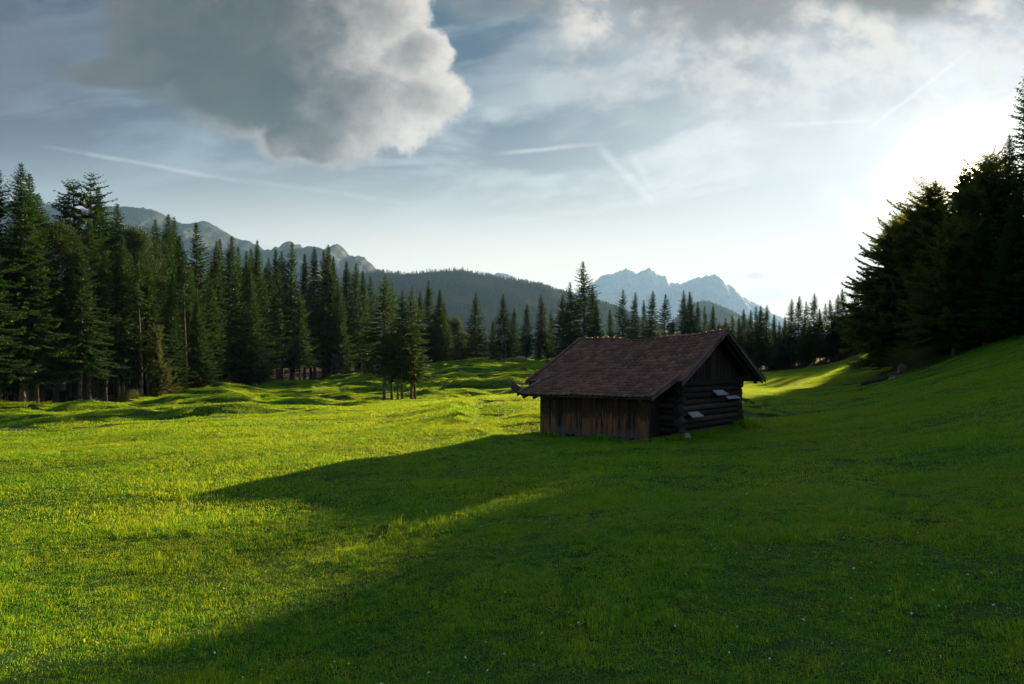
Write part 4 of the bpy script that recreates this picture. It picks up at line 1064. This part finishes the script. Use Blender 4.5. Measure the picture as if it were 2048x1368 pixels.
def gn_scatter(obj, protos, name):
    ng = bpy.data.node_groups.new(name, 'GeometryNodeTree'); I = ng.interface
    I.new_socket('Geometry', in_out='INPUT', socket_type='NodeSocketGeometry'); I.new_socket('Geometry', in_out='OUTPUT', socket_type='NodeSocketGeometry')
    n = ng.nodes; l = ng.links; gi = n.new('NodeGroupInput'); go = n.new('NodeGroupOutput'); jn = n.new('GeometryNodeJoinGeometry')
    def attr(nm, t):
        a = n.new('GeometryNodeInputNamedAttribute'); a.data_type = t; a.inputs['Name'].default_value = nm; return a.outputs['Attribute']
    idx = attr('kind_index', 'INT'); rot = attr('rot', 'FLOAT_VECTOR'); scl = attr('scl', 'FLOAT_VECTOR')
    for k, pr in enumerate(protos):
        cmp_ = n.new('FunctionNodeCompare'); cmp_.data_type = 'INT'; cmp_.operation = 'EQUAL'; l.new(idx, cmp_.inputs[2]); cmp_.inputs[3].default_value = k
        oi = n.new('GeometryNodeObjectInfo'); oi.inputs['Object'].default_value = pr; oi.inputs['As Instance'].default_value = True
        ip = n.new('GeometryNodeInstanceOnPoints'); l.new(gi.outputs[0], ip.inputs['Points']); l.new(cmp_.outputs[0], ip.inputs['Selection']); l.new(oi.outputs['Geometry'], ip.inputs['Instance'])
        l.new(rot, ip.inputs['Rotation']); l.new(scl, ip.inputs['Scale']); l.new(ip.outputs[0], jn.inputs[0])
    l.new(jn.outputs[0], go.inputs[0]); md = obj.modifiers.new('scatter', 'NODES'); md.node_group = ng
def scatter(name, P_, rot, scl, idx, protos):
    me = bpy.data.meshes.new(name); me.vertices.add(len(P_)); me.vertices.foreach_set('co', np.asarray(P_, np.float32).ravel())
    a = me.attributes.new('rot', 'FLOAT_VECTOR', 'POINT'); a.data.foreach_set('vector', np.asarray(rot, np.float32).ravel())
    a = me.attributes.new('scl', 'FLOAT_VECTOR', 'POINT'); a.data.foreach_set('vector', np.asarray(scl, np.float32).ravel())
    a = me.attributes.new('kind_index', 'INT', 'POINT'); a.data.foreach_set('value', np.asarray(idx, np.int32))
    me.update(); o = link(name, me); gn_scatter(o, protos, name+'_nodes'); return o
def proto_obj(me): return bpy.data.objects.new(me.name, me)

def build_grass():
    specs = [(0.8, 2.5, 14.5, patch, [dict(n=2900, h=.050, w=.0048)]*4+[dict(n=2600, h=.078, w=.0056)], .78), (1.5, 14.0, 36.0, patch, [dict(n=3000, h=.062, w=.010)]*3, 1.4), (2.2, 35.0, 172.0, patch, [dict(n=2600, h=.068, w=.022)]*3, 2.0)]
    pts, rot, scl, idx, protos = [], [], [], [], []; q = np.random.RandomState(3); kk = 0
    for li, (size, y0, y1, fn, kinds, step) in enumerate(specs):
        base = kk
        for j, kd in enumerate(kinds): protos.append(proto_obj(patch(100+kk, size, **kd))); kk += 1
        ys = np.arange(y0, y1, step); xs = np.arange(-150, 150, step); Xg, Yg = np.meshgrid(xs, ys); x = Xg.ravel()+q.uniform(-.2, .2, Xg.size)*step; y = Yg.ravel()+q.uniform(-.2, .2, Xg.size)*step
        k_ = (np.abs(x) < y*.86+8.0) & (woodmask(x, y) < .75) & (seg_d(x, y, DITCH1) > .42) & (seg_d(x, y, DITCH2) > .7) & (paths(x, y) < .5)
        hx = (x-HX)*.768-(y-HY)*.640; hy = (x-HX)*.640+(y-HY)*.768
        k_ &= ~((hx > -6.0+size*.1) & (hx < -.35) & (hy > .6+size*.2) & (hy < 9.0))
        x, y = x[k_], y[k_]
        e = .25*step; z = ground(x, y); gx = (ground(x+e, y)-ground(x-e, y))/(2*e); gy = (ground(x, y+e)-ground(x, y-e))/(2*e)
        az = q.uniform(0, 6.283, len(x))
        # euler XYZ that stands the patch on the slope after a turn about z: tilt in the rotated frame
        ca, sa = np.cos(az), np.sin(az); gxl = gx*ca+gy*sa; gyl = -gx*sa+gy*ca
        # R = Rz(az) * T, T tilts z towards (-gxl,-gyl,1)
        rx = np.arctan(gyl); ry = -np.arctan(gxl*np.cos(rx))
        pts.append(np.stack([x, y, z-.004], 1)); rot.append(np.stack([rx, ry, az], 1))
        hn = 1+.65*fbm(x/4.0, y/3.0, 3, 21)+.22*q.randn(len(x)); hn = np.clip(hn, .7, 1.7)
        if li == 2: hn *= .95
        scl.append(np.stack([np.ones(len(x)), np.ones(len(x)), hn], 1)); idx.append(base+q.randint(0, len(kinds), len(x)))
    o = scatter('grass', np.concatenate(pts), np.concatenate(rot), np.concatenate(scl), np.concatenate(idx), protos)
    tag(o, 'short green meadow grass', 'grass', None, 'stuff'); print('grass patches', sum(map(len, pts)))
build_grass()

# longer grass and weeds round the foot of the hut
def weeds():
    q = np.random.RandomState(9); B = []
    def ring(x0, y0, x1, y1, n, out):
        t = q.rand(n); lx = x0+(x1-x0)*t+out[0]*np.abs(q.randn(n))*.16; ly = y0+(y1-y0)*t+out[1]*np.abs(q.randn(n))*.16; return lx, ly
    segs = [ring(-5.3, .25, .1, .25, 1500, (0, -1)), ring(.05, .3, .05, 9.5, 1700, (1, 0)), ring(-6.6, .2, -5.2, .3, 400, (0, -1))]
    cl = (q.randn(700)*.35+.35, q.randn(700)*.45+9.0); segs.append(cl)
    lx = np.concatenate([s[0] for s in segs]); ly = np.concatenate([s[1] for s in segs])
    x = HX+lx*.768+ly*.640; y = HY-lx*.640+ly*.768; z = ground(x, y); n = len(x)
    h = q.uniform(.08, .24, n)*(1+.4*np.sin(lx*2.3))*(1+.8*(np.hypot(lx-.35, ly-9) < .8)); dr = unit(np.stack([q.randn(n)*.3, q.randn(n)*.3, np.ones(n)], 1)); sd = unit(np.cross(dr, q.randn(n, 3)))
    V, F = kites(np.stack([x, y, z-.03], 1), dr, sd, h, .018+.12*h)
    tag(link('tall_grass', mesh_np('tall_grass', V, F, M_grass)), 'longer unmown grass along the hut walls', 'grass', None, 'stuff')
weeds()
# wildflowers: tiny heads of daisies, dandelions and clover in the turf
M_fw, N = mat_new('white_flower_heads'); principled(N, (.75, .75, .72), .7, .2)
M_fy, N = mat_new('yellow_flower_heads'); principled(N, (.75, .55, .04), .7, .2)
M_fp, N = mat_new('pink_clover_heads'); principled(N, (.55, .25, .38), .7, .2)
def flowers():
    q = np.random.RandomState(17); n = 1100; y = np.exp(q.uniform(math.log(4), math.log(48), n)); x = q.uniform(-.78, .78, n)*y
    k_ = fbm(x/3, y/3, 2, 33)+q.randn(n)*.35 > .05; x, y = x[k_], y[k_]; z = ground(x, y)
    s = q.uniform(.005, .010, len(x))*(1+y/26); h = q.uniform(.05, .11, len(x)); V, F, mi = [], [], []
    for i in range(len(x)):
        b = len(V); m = 7; kd = q.choice(3, p=[.62, .31, .07]); tl = q.randn(2)*.3
        for j in range(m): a = j*6.283/m; V.append((x[i]+math.cos(a)*s[i], y[i]+math.sin(a)*s[i], z[i]+h[i]+s[i]*(math.cos(a)*tl[0]+math.sin(a)*tl[1])))
        V.append((x[i], y[i], z[i]+h[i]+s[i]*.6)); V.append((x[i], y[i], z[i]+h[i]-s[i]*.4))
        for j in range(m): F += [(b+j, b+(j+1) % m, b+m), (b+(j+1) % m, b+j, b+m+1)]; mi += [kd, kd]
    me = bpy.data.meshes.new('wildflowers'); me.from_pydata(V, [], F)
    for mm in (M_fw, M_fy, M_fp): me.materials.append(mm)
    me.polygons.foreach_set('material_index', mi); me.update()
    tag(link('wildflowers', me), 'tiny white yellow and pink flower heads dotted in the grass', 'flowers', None, 'stuff')
flowers()

# ---------------------------------------------------------------- forest cover of the far hill
def far_tree(seed, broad=False):
    q = np.random.RandomState(seed); n = 420; f = q.rand(n)**.8; H = 20; z = (1-f)*H*.97+.3; r = (2.9 if not broad else 3.8)*(f**.75 if not broad else np.sin(np.pi*np.clip(f*.9+.08, 0, 1))**.6)*q.uniform(.25, 1.0, n); a = q.uniform(0, 6.283, n)
    c = np.stack([np.cos(a)*r, np.sin(a)*r, z], 1); d = unit(np.stack([np.cos(a), np.sin(a), q.uniform(-.6, .3, n)], 1)); sd = unit(np.cross(d, q.randn(n, 3)))
    V, F = kites(c, d, sd, q.uniform(.8, 1.8, n), q.uniform(.6, 1.2, n)); return mesh_np('far_conifer', V, F, M_far)
def far_forest(hx, hy, hz, step, name, lab, seed, hs, x_lim):
    q = np.random.RandomState(seed); nt = hx.shape[1]; P_ = []
    # sample the surface grid at roughly even spacing
    t1 = 80 if nt > 80 else 60
    gi = q.rand(step)*(hx.shape[0]-1.01); gj = (t1*.35+q.rand(step)*(t1*.68))
    i0 = gi.astype(int); j0 = gj.astype(int); fi, fj = gi-i0, gj-j0
    def s(A): return (A[i0, j0]*(1-fi)+A[i0+1, j0]*fi)*(1-fj)+(A[i0, j0+1]*(1-fi)+A[i0+1, j0+1]*fi)*fj
    x, y, z = s(hx), s(hy), s(hz); px = 1024+x/y*FPX; k_ = (px > x_lim[0]) & (px < x_lim[1]) & ((HOR-(z-EYE)/y*FPX) < 730); x, y, z = x[k_], y[k_], z[k_]; n = len(x)
    sc_ = hs*q.uniform(.7, 1.25, n)*(1+.25*fbm(x/90, y/90, 2, 5)); wd = sc_*q.uniform(.9, 1.3, n)
    o = scatter(name, np.stack([x, y, z-1], 1), np.stack([np.zeros(n), np.zeros(n), q.uniform(0, 6.28, n)], 1), np.stack([wd, wd, sc_], 1), q.randint(0, 4, n), FAR)
    tag(o, lab, 'forest', None, 'stuff'); print(name, n)
FAR = [proto_obj(far_tree(1)), proto_obj(far_tree(2)), proto_obj(far_tree(3)), proto_obj(far_tree(4, True))]
far_forest(hx_, hy_, hz_, 24000, 'distant_forest', 'blue green conifer forest covering the wooded hill', 3, .78, (690, 1330))
far_forest(hx2, hy2, hz2, 6000, 'far_slope_forest', 'hazy forest on the spur under the rock massif', 4, .9, (1330, 1600))

# ---------------------------------------------------------------- the air
M_air, N = mat_new('evening_haze'); v = N.n.new('ShaderNodeVolumePrincipled'); v.inputs['Color'].default_value = (.31, .56, 1.0, 1)
v.inputs['Density'].default_value = 6.0e-5; v.inputs['Anisotropy'].default_value = 0.15; N.l.new(v.outputs[0], N.out.inputs[1])
mb = MB(); mb.box(-6500, 5200, -300, 12600, -60, 1640); hz = mb.build('haze', M_air); tag(hz, 'thin evening haze in the valley', 'haze', None, 'stuff'); hz.display_type = 'WIRE'
